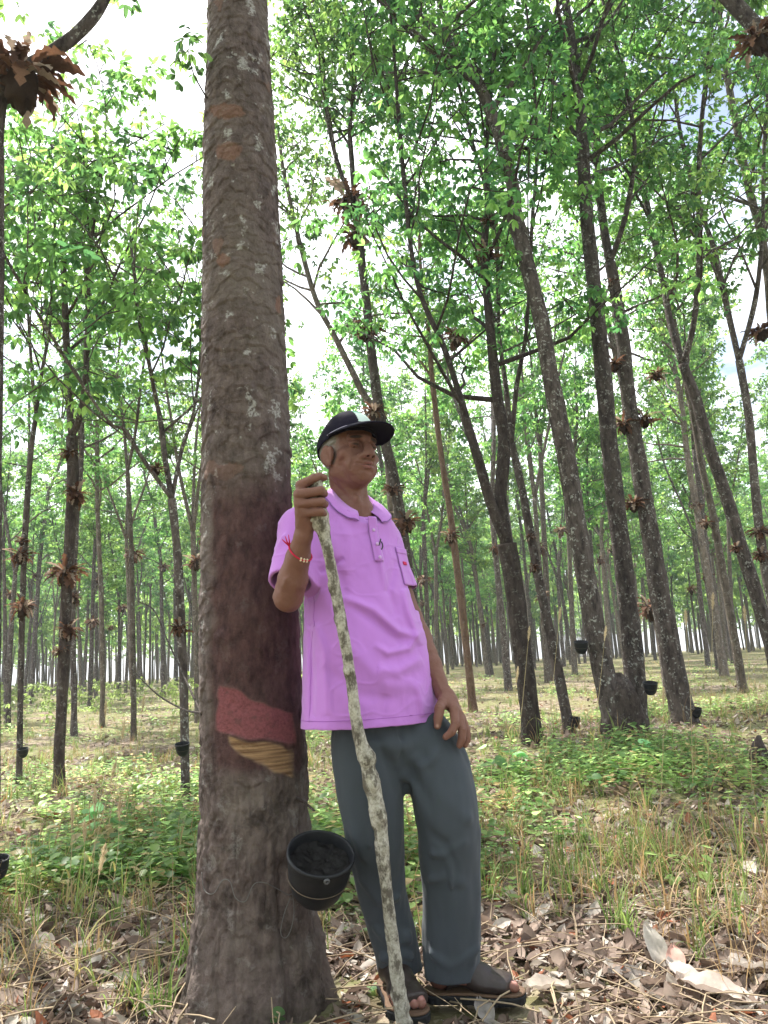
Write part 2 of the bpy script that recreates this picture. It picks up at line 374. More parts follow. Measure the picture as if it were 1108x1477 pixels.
def build_shirt():
    S = Sdf()
    S.loft(TORSO(), -TR, TF, .02, ex=2.25)
    S.cone(NB+[0, 0, -.030], RS+[0, 0, .005], .066, .058, .05); S.cone(NB+[0, 0, -.030], LS+[0, 0, .005], .064, .056, .05)
    S.cone(NB+[0, 0, -.07], NB+[0, 0, .015], .09, .072, .04)
    S.ell(pt(472, 820, 2.27), (.05, .05, .11), .05)
    re = RS+(RE-RS)*.80; le = LS+(LE-LS)*.66
    S.cone(RS, re, .064, .066, .035); S.cone(LS, le, .056, .056, .03)
    def cutp(p, n):        # cut sleeve ends flat
        n = n/np.linalg.norm(n); n = n.astype(f32); p = p.astype(f32)
        def fn(P):
            q = P-p; t = q@n; rad = np.linalg.norm(q-t[:, None]*n, axis=1); return np.maximum(np.maximum(-t, rad-.085), t-.08)
        S.add(fn, p+n*.04, .12, .002, 's')
    def G(P, w_, a, Y): S.groove([pt(x, y, Y) for x, y in P], w_, a)
    def H(P, w_, a, ylim=2.37):     # fold drawn on the front of the shirt (in x-z)
        W = np.array([pt(x, y, 2.23) for x, y in P], f32)[:, [0, 2]]
        def fn(X):
            d = np.full(len(X), 9, f32); Z = X[:, [0, 2]]; L = 0.; tt = np.zeros(len(X), f32)
            for i, (p, q) in enumerate(zip(W[:-1], W[1:])):
                ab = q-p; r = Z-p; t = np.clip(r@ab/(ab@ab+1e-9), 0, 1); e = np.linalg.norm(r-t[:, None]*ab, axis=1)
                tt = np.where(e < d, (i+t)/(len(W)-1), tt); d = np.minimum(d, e)
            return np.where(X[:, 1] < ylim, a*np.exp(-(d/w_)**2)*np.clip(4*tt*(1-tt), 0, 1)**.5, 0)
        c = np.array([W[:, 0].mean(), 2.25, W[:, 1].mean()]); S.add(fn, c, np.ptp(W, axis=0).max()/2+.22, .001, 'd')
    H([(492, 862), (540, 880), (575, 910), (606, 918)], .012, -0.0121); H([(505, 872), (545, 900), (580, 930)], .014, 0.0081)
    H([(612, 905), (590, 935), (560, 942), (540, 930)], .010, -0.0095); H([(610, 950), (575, 968), (545, 965)], .016, -0.0121)
    H([(583, 845), (590, 880), (610, 930)], .012, -0.0121); H([(570, 800), (560, 850), (572, 890)], .013, 0.0081)
    H([(470, 850), (500, 930), (560, 985), (615, 990)], .022, -0.0081); H([(470, 960), (520, 1000), (580, 1010)], .02, 0.0068)
    H([(455, 900), (470, 940), (475, 1030)], .013, -0.0081); H([(448, 900), (452, 980), (452, 1035)], .010, 0.0068)
    H([(470, 800), (490, 830), (500, 862)], .014, 0.0095); H([(462, 828), (480, 815), (497, 806)], .009, 0.0108)
    H([(540, 760), (548, 800), (556, 850)], .007, -0.0068); H([(600, 985), (608, 1010), (612, 1035)], .012, -0.0081)
    H([(500, 960), (508, 1000), (510, 1040)], .02, -0.0054); H([(556, 1000), (552, 1020), (550, 1040)], .014, 0.0054)
    H([(490, 745), (505, 780), (500, 830)], .016, -0.0068)
    G([(412, 760), (404, 790), (402, 815)], .010, -.006, 2.2); G([(432, 750), (424, 780), (418, 800)], .010, .006, 2.2)
    G([(408, 775), (425, 785), (440, 782)], .008, -.005, 2.2)
    S.disp(lambda P: .0034*fbm(P*np.array([12, 12, 8], f32), 4, 13)-.0016*np.clip(1-np.abs(fbm(P*np.array([9, 9, 12], f32), 2, 15))*9, 0, 1)+.0009*vnoise(P*np.array([40, 40, 25], f32), 19))
    S2 = Sdf(); S2.p = list(S.p)                 # outer skin before cuts, used for laying collar, placket and pocket
    cutp(re, RE-RS); cutp(le, LE-LS)
    S.cone(RS, re+(RE-RS)*.2, .054, .057, .001, 's'); S.cone(LS, le+(LE-LS)*.2, .05, .053, .001, 's')
    S.cone(NB+[0, 0, -.03], NB+[0, 0, .09], .061, .075, .006, 's')
    nn = UP+.84*TF; nn = (nn/np.linalg.norm(nn)).astype(f32); pc_ = (NB-TF*.06+UP*.036).astype(f32); NBf = NB.astype(f32)
    S.add(lambda P: np.maximum(-((P-pc_)@nn), np.linalg.norm((P-NBf)[:, :2], axis=1)-.10), NB, .16, .004, 's')
    S.cone(NB+TF*.075+[0, 0, -.085], NB+TF*.085+[0, 0, -.03], .004, .024, .003, 's')
    S.loft([(z-.004, x, y, a, b) for z, x, y, a, b in TORSO(-.015)][:3], -TR, TF, .002, 's', ex=2.25)
    hz = pt(534, 1044, 2.335)[2]
    V, Q = S.nets((-.38, 2.02, hz-.02), (.20, 2.60, 1.45), .003)
    return S, S2, V, Q

RHAND = None
def build_body(TS):
    S = Sdf(); L = lambda a, b, r1, r2, k: S.cone(hd(*a), hd(*b), r1*HS, r2*HS, k)
    E = lambda c, r, k=.01, op='u', M3=HA: S.ell(hd(*c), np.array(r)*HS, k, op, M3)
    # skull and face
    E((0, -.014, .036), (.073, .094, .078)); E((0, .020, -.042), (.0585, .064, .077), .022); E((0, .058, -.090), (.033, .027, .024), .022)
    for s in (-1, 1):
        E((.050*s, .002, -.064), (.014, .026, .022), .03); E((.045*s, .050, -.028), (.021, .020, .014), .030)
        L((.008*s, .089, .021), (.040*s, .072, .021), .010, .010, .014)
        E((.0320*s, .0945, .000), (.0195, .0145, .0115), .009, 's')
        E((.031*s, .0738, .0005), (.0158, .0128, .0115), .003)
        L((.013*s, .101, -.040), (.0205*s, .091, -.041), .0104, .0096, .008)
        E((.034*s, .058, -.064), (.020, .020, .022), .02)
    L((0, .088, .010), (0, .106, -.034), .0090, .0145, .012)
    E((0, .0765, -.064), (.030, .018, .026), .016)
    S.chain([hd(-.026, .084, -.0615), hd(-.009, .0945, -.0620), hd(0, .0955, -.0632), hd(.009, .0945, -.0620), hd(.026, .084, -.0615)], [.003, .0055, .0056, .0055, .003], .004)
    S.chain([hd(-.025, .084, -.0645), hd(-.008, .0925, -.0735), hd(.008, .0925, -.0735), hd(.025, .084, -.0645)], [.003, .0064, .0064, .003], .004)
    S.groove([hd(-.031, .082, -.0615), hd(-.01, .099, -.0672), hd(0, .101, -.0676), hd(.01, .099, -.0672), hd(.031, .082, -.0615)], .0032, .0050)
    for s in (-1, 1):
        S.cone(hd(.0085*s, .110, -.0465), hd(.009*s, .104, -.040), .0046, .004, .003, 's')
        S.groove([hd(.023*s, .097, -.035), hd(.036*s, .085, -.049), hd(.043*s, .074, -.066), hd(.043*s, .070, -.078)], .0046, .0055)
        S.groove([hd(.040*s, .076, -.050), hd(.046*s, .068, -.072)], .004, .0016)
        S.groove([hd(.018*s, .088, -.003), hd(.031*s, .0895, -.0030), hd(.045*s, .080, -.004)], .0026, .0030)
        S.groove([hd(.016*s, .091, -.0115), hd(.032*s, .086, -.016), hd(.047*s, .076, -.012)], .0038, .0022)
        S.groove([hd(.053*s, .052, -.050), hd(.055*s, .034, -.070)], .016, .0042)
        # ears
        EM = HA@np.array([[math.cos(.42), -math.sin(.42)*s, 0], [math.sin(.42)*s, math.cos(.42), 0], [0, 0, 1]], f32)
        E((.079*s, -.004, -.016), (.0078, .020, .031), .006, M3=EM); E((.076*s, .003, -.043), (.0075, .011, .012), .006)
        E((.0900*s, -.002, -.013), (.0055, .0100, .019), .003, 's', M3=EM); E((.074*s, .016, -.016), (.008, .008, .022), .008)
    S.groove([hd(-.04, .085, .036), hd(0, .094, .038), hd(.04, .085, .036)], .0025, .0016)
    S.groove([hd(-.02, .086, -.083), hd(0, .09, -.084), hd(.02, .086, -.083)], .005, .0022)
    # neck
    S.cone(hd(0, -.034, -.058), NB+[0, 0, -.02]-TF*.008, .047*HS, .056, .014)
    S.cone(hd(0, .002, -.092), NB+TF*.032+[0, 0, -.03], .026, .022, .012)
    for s in (-1, 1): S.cone(hd(.052*s, -.012, -.062), NB+TF*.055-TR*s*.012+[0, 0, -.03], .011, .0075, .012)
    E((0, .026, -.150), (.010, .012, .013), .012)
    # trunk of the body and legs under the clothes
    S.loft(TORSO(-.028)[1:], -TR, TF, .03)
    S.cone(NB+[0, 0, -.06], RS, .05, .044, .04); S.cone(NB+[0, 0, -.06], LS, .05, .044, .04)
    S.loft([(z, x, y, a, b) for z, x, y, a, b in LEGL(-.018)][:-1], np.array([1, 0, 0]), np.array([0, 1, 0]), .03)
    S.loft([(z, x, y, a, b) for z, x, y, a, b in LEGR(-.016)][:-1], np.array([1, 0, 0]), np.array([0, 1, 0]), .03)
    S.cone(PEL+[0, 0, -.02], PEL+[-.02, 0, .10], .085, .095, .05)
    # arms
    S.chain([RS, RS+(RE-RS)*.5+TF*.004, RE], [.046, .042, .039], .02)
    S.chain([RE, RE+(RW-RE)*.30, RE+(RW-RE)*.65, RW], [.040, .041, .033, .0235], .016)
    S.chain([LS, LS+(LE-LS)*.5, LE], [.045, .040, .033], .02)
    S.chain([LE, LE+(LW-LE)*.28, LE+(LW-LE)*.65, LW], [.034, .037, .030, .0225], .016)
    # right hand round the stick
    mcp = [pt(*p) for p in [(434, 700, 2.015), (431, 713, 2.000), (432, 727, 2.004), (437, 740, 2.012)]]
    rt = pt(440, 758, 2.05)
    S.cone(RW, rt, .0235, .022, .01)
    for p, r in zip(mcp, (.0145, .0145, .0138, .0125)): S.cone(rt, p, .019, r, .012)
    S.cone(pt(443, 745, 2.04), pt(440, 712, 2.03), .017, .015, .01)
    finger(S, [mcp[0], pt(452, 690, 2.008), pt(461, 687, 2.016), pt(468, 689, 2.022)], [.0135, .0122, .0108, .009])
    finger(S, [mcp[1], pt(463, 708, 1.998), pt(467, 712, 2.025), pt(456, 715, 2.058)], [.0138, .0128, .0112, .009])
    finger(S, [mcp[2], pt(464, 724, 2.000), pt(468, 727, 2.026), pt(456, 730, 2.058)], [.0134, .0124, .0110, .009])
    finger(S, [mcp[3], pt(463, 738, 2.004), pt(467, 741, 2.026), pt(457, 743, 2.055)], [.0122, .0112, .0100, .0085])
    finger(S, [pt(441, 742, 2.06), pt(444, 716, 2.085), pt(455, 699, 2.072), pt(463, 692, 2.052)], [.016, .0135, .0112, .009], .006)
    for a, b in zip(mcp[:-1], mcp[1:]): S.groove([(a+b)/2+[0, -.012, 0], (a+b)/2+[.03, -.012, 0]], .0035, .0018)
    for p in mcp: S.cone(p+(rt-p)*.15+[0, -.006, 0], rt+[0, -.016, .004], .004, .003, .006)
    # left hand lying on the thigh
    def push(p, r):
        p = np.asarray(p, float)
        for _ in range(6):
            d = TS.ev(p[None])[0]
            if d < r*.85: p = p+TS.grad(p[None])[0].astype(float)*(r*.9-d)
        return p
    mc = [(655, 1024, 2.255), (662, 1030, 2.262), (666, 1036, 2.278), (667, 1040, 2.298)]; mc = [push(pt(*p), .014) for p in mc]
    for p, r in zip(mc, (.013, .0125, .012, .011)): S.cone(LW+(mc[1]-LW)*.2, p, .020, r, .011)
    S.cone(LW, LW+(mc[1]-LW)*.4, .0225, .021, .012)
    fg = lambda P, R, k=.003: finger(S, [push(pt(*p), r) for p, r in zip(P, R)], R, k)
    fg([(655, 1024, 2.255), (657, 1044, 2.235), (651, 1056, 2.228), (643, 1063, 2.228)], [.0141, .0123, .0110, .0094])
    fg([(662, 1030, 2.262), (667, 1052, 2.245), (666, 1066, 2.242), (663, 1075, 2.245)], [.0138, .0121, .0108, .0091])
    fg([(666, 1036, 2.278), (672, 1053, 2.265), (673, 1066, 2.264), (671, 1074, 2.264)], [.0130, .0114, .0103, .0088])
    fg([(667, 1040, 2.298), (673, 1052, 2.292), (675, 1061, 2.292), (675, 1068, 2.292)], [.0116, .0103, .0092, .0079])
    fg([(641, 1010, 2.285), (634, 1022, 2.248), (632, 1036, 2.238), (631, 1047, 2.236)], [.0182, .0149, .0134, .0108], .007)
    for p in mc[:3]: S.cone(p+[0, -.008, 0], LW+(p-LW)*.15+[0, -.018, 0], .0036, .003, .006)
    for P in ([(598, 900, 2.385), (612, 940, 2.352), (628, 975, 2.315), (640, 1004, 2.28)], [(606, 905, 2.385), (622, 945, 2.35), (632, 985, 2.305)]):
        S.groove([pt(*p) for p in P], .004, -.0016)
    for p, ax_, r_ in CREASE:
        ax_ = ax_/np.linalg.norm(ax_); fr_ = np.array([0, -1, 0])-ax_*(-ax_[1]); fr_ /= np.linalg.norm(fr_)+1e-6; sd_ = np.cross(ax_, fr_)
        S.groove([p+sd_*r_*.8+fr_*r_*.6, p+fr_*r_, p-sd_*r_*.8+fr_*r_*.6], .0019, .0013)
    for P in ([(408, 850, 2.12), (416, 820, 2.06), (428, 795, 2.03), (436, 775, 2.03)], [(425, 855, 2.12), (432, 825, 2.06), (438, 800, 2.04)]):
        S.groove([pt(*p) for p in P], .006, -.0022)
    foot(S, FL, FLA, 1); foot(S, FR, FRA, -1)
    S.disp(lambda P: .0010*vnoise(P*55, 4)+.0009*fbm(P*120, 2, 5))
    S.add(lambda P: .0007*fbm(P*np.array([80, 80, 160], f32), 2, 7), hd(0, .06, 0), .11, .001, 'd')
    V, Q = S.nets((-.40, 1.94, .02), (.40, 2.62, 1.70), .0022)
    # colours of skin regions: lips, brows, shaved grey hair, nails; eye-socket shade painted in
    q = ((V-HC)@HA.astype(float))/HS
    C = np.tile(np.array([.190, .090, .067], f32), (len(V), 1))
    inhead = np.linalg.norm(q/[.1, .14, .16], axis=1) < 1
    def dab(c, r, colr, k=1.0, soft=.35):
        nonlocal C
        e = np.linalg.norm((q-np.array(c))/np.array(r), axis=1); a = np.clip((1-e)/soft, 0, 1)*k*inhead; C = C*(1-a[:, None])+a[:, None]*np.array(colr, f32)
    face = np.clip(1-np.linalg.norm((q-[0, .07, -.02])/[.09, .09, .12], axis=1), 0, 1)*inhead
    C *= (1-.12*face[:, None])
    dab((0, .1, -.069), (.028, .02, .0095), (.20, .070, .062), .75); dab((0, .095, -.0672), (.029, .02, .0022), (.035, .014, .011), .9, .6)
    for s in (-1, 1):
        dab((.0315*s, .085, .0185), (.022, .03, .0056), (.016, .011, .010), .95)
        dab((.0315*s, .088, -.0036), (.0180, .02, .0044), (.014, .009, .007), .95, .6); dab((.0315*s, .088, .004), (.020, .02, .012), (.075, .034, .024), .45, .9)  # lash line; then eye socket darkened, dark periorbital skin with shade painted in
        dab((.0085*s, .105, -.044), (.006, .012, .004), (.03, .012, .008), .9)
    dab((0, .09, -.052), (.026, .02, .006), (.16, .10, .08), .35)
    st = np.clip(fbm(V*260, 2, 8)*1.6+.3, 0, 1)
    hair = sstep(.012, -.012, q[:, 1]-.035-.25*(q[:, 2]-.03))*sstep(-.046, -.022, q[:, 2]+.012*np.sin(q[:, 1]*60))*(np.abs(q[:, 0]) < .0785)*inhead
    for s in (-1, 1): hair = hair*(np.linalg.norm((q-[.082*s, .002, -.020])/[.022, .027, .038], axis=1) > 1)
    hair = (hair*(.45+.4*st))[:, None]; C = C*(1-hair)+hair*np.array([.30, .27, .25], f32)
    for tip, d, r in [(pt(631, 1048, 2.22), .010, (.55, .36, .29)), (pt(643, 1064, 2.21), .005, (.45, .25, .19))]:
        a = np.clip(1.6*(1-np.linalg.norm(V-tip, axis=1)/d), 0, 1)[:, None]*.7; C = C*(1-a)+a*np.array(r, f32)
    for fr, sd in ((FL, 1), (FR, -1)):
        for x, y in ((-.029, .247), (-.009, .247)):
            t = fr(x*sd, y-.004, .03+.028); a = np.clip(2*(1-np.linalg.norm(V-t, axis=1)/.0105), 0, 1)[:, None]*.7; C = C*(1-a)+a*np.array([.50, .27, .25], f32)
        fz = np.clip(1-np.linalg.norm(V-fr(0, .2, .04), axis=1)/.09, 0, 1)[:, None]; C = C*(1-fz*.6)+fz*.6*np.array([.36, .16, .13], f32)
    return S, V, Q, C

def build_man():
    man = thing('person', (0.03, 2.36, 0), 'older man in violet polo shirt leaning on the big trunk, gripping a stick', 'person')
    TS, V, Q = build_trousers(); M_tr = m_cloth('slate_trouser_cloth', (.060, .070, .084), 900, .75, .12, .12)
    tr = mesh('trousers', V, Q, M_tr, man)
    print('trousers', len(V), time.time()-T0)
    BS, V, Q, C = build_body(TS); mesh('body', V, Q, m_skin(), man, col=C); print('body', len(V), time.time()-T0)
    SS, S2, V, Q = build_shirt(); M_sh = m_cloth('violet_pique_cloth', (.50, .205, .62), 1300, .9, .3, .05)
    sh = mesh('polo_shirt', V, Q, M_sh, man); print('shirt', len(V), time.time()-T0)
    # collar
    M_edge = m_cloth('collar_shade_violet', (.22, .09, .32)); rows = []  # darker violet standing in for shade under the collar edge
    ph = np.radians(np.linspace(-158, 158, 61)); B = -TF
    def collar_rows(lo_off, sel):
        out = []
        for a in ph:
            d = B*math.cos(a)+(-TR)*math.sin(a); fr = (1-math.cos(a))/2
            top = NB+d*(.064-.004*fr)+TF*.004+UP*(.060-.118*fr**1.15)
            stand = top-UP*.02+d*-.003
            low = NB+d*(.098+.034*fr**3)+TF*.006+UP*(.024-.118*fr**1.1)
            out.append((stand, top, low))
        return np.array(out)
    R = collar_rows(0, 0); low = S2.snap(R[:, 2], .005, 5); mid = S2.snap((R[:, 1]*.45+low*.55), .010, 4)*.6+(R[:, 1]*.45+low*.55)*.4
    topo = R[:, 1]+(low-R[:, 1])*.12+UP*.004
    line = [R[:, 0], R[:, 1]-UP*.004, R[:, 1]+UP*.003, topo, mid, low, low-UP*.002]
    n = len(ph); Vc = np.concatenate(line).astype(f32); i = np.arange(len(line)-1)[:, None]*n; j = np.arange(n-1)[None]
    Fq = np.stack([i+j, i+j+1, i+n+j+1, i+n+j], -1).reshape(-1, 4)
    co = mesh('collar', Vc, Fq, M_sh, sh); co.parent = sh
    sm = co.modifiers.new('s', 'SOLIDIFY'); sm.thickness = .003; sm.offset = 0; co.modifiers.new('b', 'SUBSURF').levels = 1; co.modifiers['b'].render_levels = 1
    V_, F_ = tube(low+UP*.001, .0022, 6); mesh('collar_shade_strip', V_, fix_tris(F_), M_edge, sh).parent = sh  # dark strip along plain collar edge, painted shadow of its underside
    # placket, buttons, pocket
    def strip(top, bot, wd, name, mat, off, par=sh, nrow=26, ncol=7, thick=.0025, dirx=-TR):
        t = np.linspace(0, 1, nrow)[:, None, None]; s = np.linspace(-1, 1, ncol)[None, :, None]
        G = (np.asarray(top)*(1-t)+np.asarray(bot)*t)+dirx*s*wd; P = S2.snap(G.reshape(-1, 3), off, 6, dirn=TF)
        i = np.arange(nrow-1)[:, None]*ncol; j = np.arange(ncol-1)[None]
        o = mesh(name, P, np.stack([i+j, i+ncol+j, i+ncol+j+1, i+j+1], -1).reshape(-1, 4), mat, par); o.parent = par
        so = o.modifiers.new('s', 'SOLIDIFY'); so.thickness = thick; so.offset = 1; return o
    pf = NB+TF*.08-TR*.002
    p0 = pf+UP*-.075; p1 = pf+UP*-.215+TF*.05
    strip(p0, p1, .015, 'placket', M_sh, .0028)
    M_btn = m_simple('pearl_button', (.55, .35, .62), .3, .5)
    for t in (.3, .62, .92):
        c = S2.snap((p0*(1-t)+p1*t)[None], .0065, 6, dirn=TF)[0]; V_, F_ = tube([c-TF*.002, c, c+TF*.001], [.0055, .0055, .003], 12); mesh('button', V_, fix_tris(F_), M_btn, sh).parent = sh
    pc = NB+TF*.1-TR*.122-UP*.058
    strip(pc-UP*.105, pc-UP*.225+TF*.02, .030, 'chest_pocket', M_sh, .0022, nrow=20, ncol=15); strip(pc-UP*.105, pc-UP*.124, .0305, 'pocket_hem', M_sh, .0030, nrow=5, ncol=15)
    M_red = m_simple('red_embroidery', (.55, .03, .10), .8)
    strip(pc-UP*.150, pc-UP*.160, .009, 'pocket_emblem', M_red, .0052, nrow=5, ncol=5)
    M_clip = m_simple('dark_metal_clip', (.04, .04, .045), .3, .6, metal=.7)
    c = S2.snap((p0*.38+p1*.62)[None]-TR*.010, .009, 6, dirn=TF)[0]
    V_, F_ = tube(spline([c+UP*.016-TR*.004, c+UP*.004, c-UP*.010+TR*.006, c-UP*.016-TR*.004, c-UP*.006-TR*.010, c+UP*.008-TR*.006], 24), .0022, 6); mesh('pen_clip', V_, fix_tris(F_), M_clip, sh).parent = sh
    # stitched hem line and side seam as thin raised cords
    hz = pt(534, 1044, 2.335)[2]+.024; a = np.linspace(0, 2*np.pi, 140)
    c0 = pt(533, 1035, 2.335); ring = np.stack([c0[0]+.26*np.cos(a), c0[1]+.2*np.sin(a), np.full(140, hz)], 1)
    for _ in range(8):
        d = S2.ev(ring)-.0004; g = S2.grad(ring); g[:, 2] = 0; ring = ring-g*d[:, None]
    V_, F_ = tube(ring, .0008, 4); mesh('hem_stitching', V_, fix_tris(F_), m_simple('violet_thread', (.36, .12, .46), .9), sh).parent = sh
    M_seam = bpy.data.materials['violet_thread']
    sp = S2.snap(np.array([pt(x, y, 2.24) for x, y in spline([(464, 858, 0), (463, 920, 0), (464, 980, 0), (464, 1036, 0)], 50)[:, :2]]), .0003, 6)
    V_, F_ = tube(sp, .0007, 4); mesh('side_seam', V_, fix_tris(F_), M_seam, sh).parent = sh
    # armhole seam, right shoulder
    # cap
    build_cap(man)
    # eyes
    M_eye = m_simple('brown_eye', (.05, .025, .015), .15, .6, .3, 200, .0)
    for s in (-1, 1):
        c = hd(.031*s, .0722, -.0018); V_, F_ = tube([c+HA[:, 1]*t for t in np.linspace(-.0108, .0108, 9)], [.0001]+[math.sqrt(max(0, .0108**2-t*t)) for t in np.linspace(-.0108, .0108, 9)[1:-1]]+[.0001], 12)
        mesh('eye', V_, fix_tris(F_), M_eye, man)
    # close-cropped grey hair behind the temple and at the nape
    H = Sdf(); H.ell(hd(0, -.018, .020), np.array([.0765, .094, .070])*HS, .01, M3=HA); H.ell(hd(0, .12, -.02), np.array([.2, .10, .2])*HS, .004, 's', M3=HA); H.ell(hd(0, .0, -.175), np.array([.2, .3, .115])*HS, .004, 's', M3=HA)
    for s in (-1, 1): H.ell(hd(.08*s, .026, -.040), np.array([.05, .048, .058])*HS, .004, 's', M3=HA)
    H.disp(lambda P: .0014*fbm(P*170, 2, 33))
    V, Q = H.nets(HC-.14, HC+.14, .003); mh = M('grey_cropped_hair'); nz = mh.noise(mh.co(), 330, 3)
    mesh('hair', V, Q, mh.end(mh.bsdf(mh.mix(nz, (.15, .135, .125), (.40, .37, .35)), .8, .2, mh.bump(nz, .6, .003))), man)
    # bracelet
    ax = (RW-RE)/np.linalg.norm(RW-RE); c = RE+(RW-RE)*.76
    u = np.cross(ax, [0, 1, 0]); u /= np.linalg.norm(u); v = np.cross(ax, u); a = np.linspace(0, 2*np.pi, 48, endpoint=True)
    ring = c+.05*(np.cos(a)[:, None]*u+np.sin(a)[:, None]*v)-ax*.012*np.cos(a)[:, None]*(1 if u[0] > 0 else -1)
    AS = Sdf(); AS.chain([RE, RE+(RW-RE)*.30, RE+(RW-RE)*.65, RW], [.040, .041, .033, .0235], .016); ring = AS.snap(ring, .0022, 5)
    M_str = m_simple('red_string', (.55, .015, .06), .8); V_, F_ = tube(ring, .0024, 6)
    br = mesh('bracelet', V_, fix_tris(F_), M_str, man)
    left = ring[np.argmin(ring[:, 0])]
    V_, F_ = cat_mesh([tube([left, left+np.array([dx, -.006, .010]), left+np.array([dx*1.5-.003, -.008, dz])], [.002, .0022, .001], 5) for dx, dz in ((-.004, .026), (-.010, .018), (.002, .03))])
    mesh('string_tail', V_, fix_tris(F_), M_str, br).parent = br
    M_bead = m_simple('cream_bead', (.75, .62, .45), .35, .5); fi = [i for i in range(48) if ring[i, 1] < c[1]-.004 and ring[i, 0] > c[0]+.002][::2]
    for i in fi[:6]:
        for dz in (-.003, .003):
            p = ring[i]+ax*dz+np.array([0, -.002, 0]); V_, F_ = tube([p+ax*t for t in (-.003, -.0022, 0, .0022, .003)], [.0003, .0024, .0032, .0024, .0003], 8)
            mesh('bead', V_, fix_tris(F_), M_bead, br).parent = br
    # sandals
    M_lea = m_simple('dark_brown_leather', (.034, .024, .022), .42, .4, .35, 90, .25); M_sole = m_simple('black_rubber_sole', (.022, .022, .024), .8, .2); M_foot = m_simple('tan_footbed', (.12, .075, .05), .8, .15)
    for fr, A, sd in ((FL, FLA, 1), (FR, FRA, -1)):
        U = Sdf(); foot(U, fr, A, sd, .02, .0065, False)
        A_ = A.astype(f32); O_ = np.asarray(fr(0, 0, 0), f32)
        def lim(P, A_=A_, O_=O_, sd=sd):
            q = (P-O_)@A_; front = q[:, 1]-(.240-.016*np.abs((q[:, 0]*sd+.006)/.045)**2); back = (.050+.46*(q[:, 2]-.03))-q[:, 1]; return np.maximum(np.maximum(front, back), np.maximum(.026-q[:, 2], q[:, 2]-.128))
        U.add(lim, fr(0, .13, .05), .16, .005, 'i')
        U.disp(lambda P: .0009*fbm(P*45, 3, 77))
        V, Q = U.nets(np.min([fr(x, y, 0) for x in (-.09, .09) for y in (-.05, .3)], 0), np.max([fr(x, y, .16) for x in (-.09, .09) for y in (-.05, .3)], 0), .0026)
        up = mesh('sandal', V, Q, M_lea, man)
        def sole(z0, z1, g, tread):
            S = Sdf()
            def fn(P, A_=A_, O_=O_, sd=sd):
                q = (P-O_)@A_; x = q[:, 0]*sd; y = q[:, 1]; d = np.full(len(P), 9, f32)
                for (ax_, ay, ar), (bx, by, b_r) in (((0, .030, .037), (.002, .10, .035)), ((.002, .10, .035), (.0, .185, .050)), ((0, .185, .050), (-.012, .232, .038))):
                    ux, uy = bx-ax_, by-ay; t = np.clip(((x-ax_)*ux+(y-ay)*uy)/(ux*ux+uy*uy), 0, 1); d = smin(d, np.hypot(x-ax_-t*ux, y-ay-t*uy)-(ar+(b_r-ar)*t), .012)
                d = d-g
                if tread: d = d+.0016*(np.sin(y*330) > .5)*(q[:, 2] < .014)
                return smin(-d, -np.maximum(z0-q[:, 2], q[:, 2]-z1), .004)*-1
            S.add(fn, fr(0, .13, .02), .2, .002)
            return S.nets(np.min([fr(x, y, -.01) for x in (-.09, .09) for y in (-.05, .31)], 0), np.max([fr(x, y, .05) for x in (-.09, .09) for y in (-.05, .31)], 0), .0026)
        V, Q = sole(.001, .024, .004, True); so = mesh('sole', V, Q, M_sole, up); so.parent = up
        V, Q = sole(.024, .0315, .003, False); so = mesh('footbed', V, Q, M_foot, up); so.parent = up
    return man
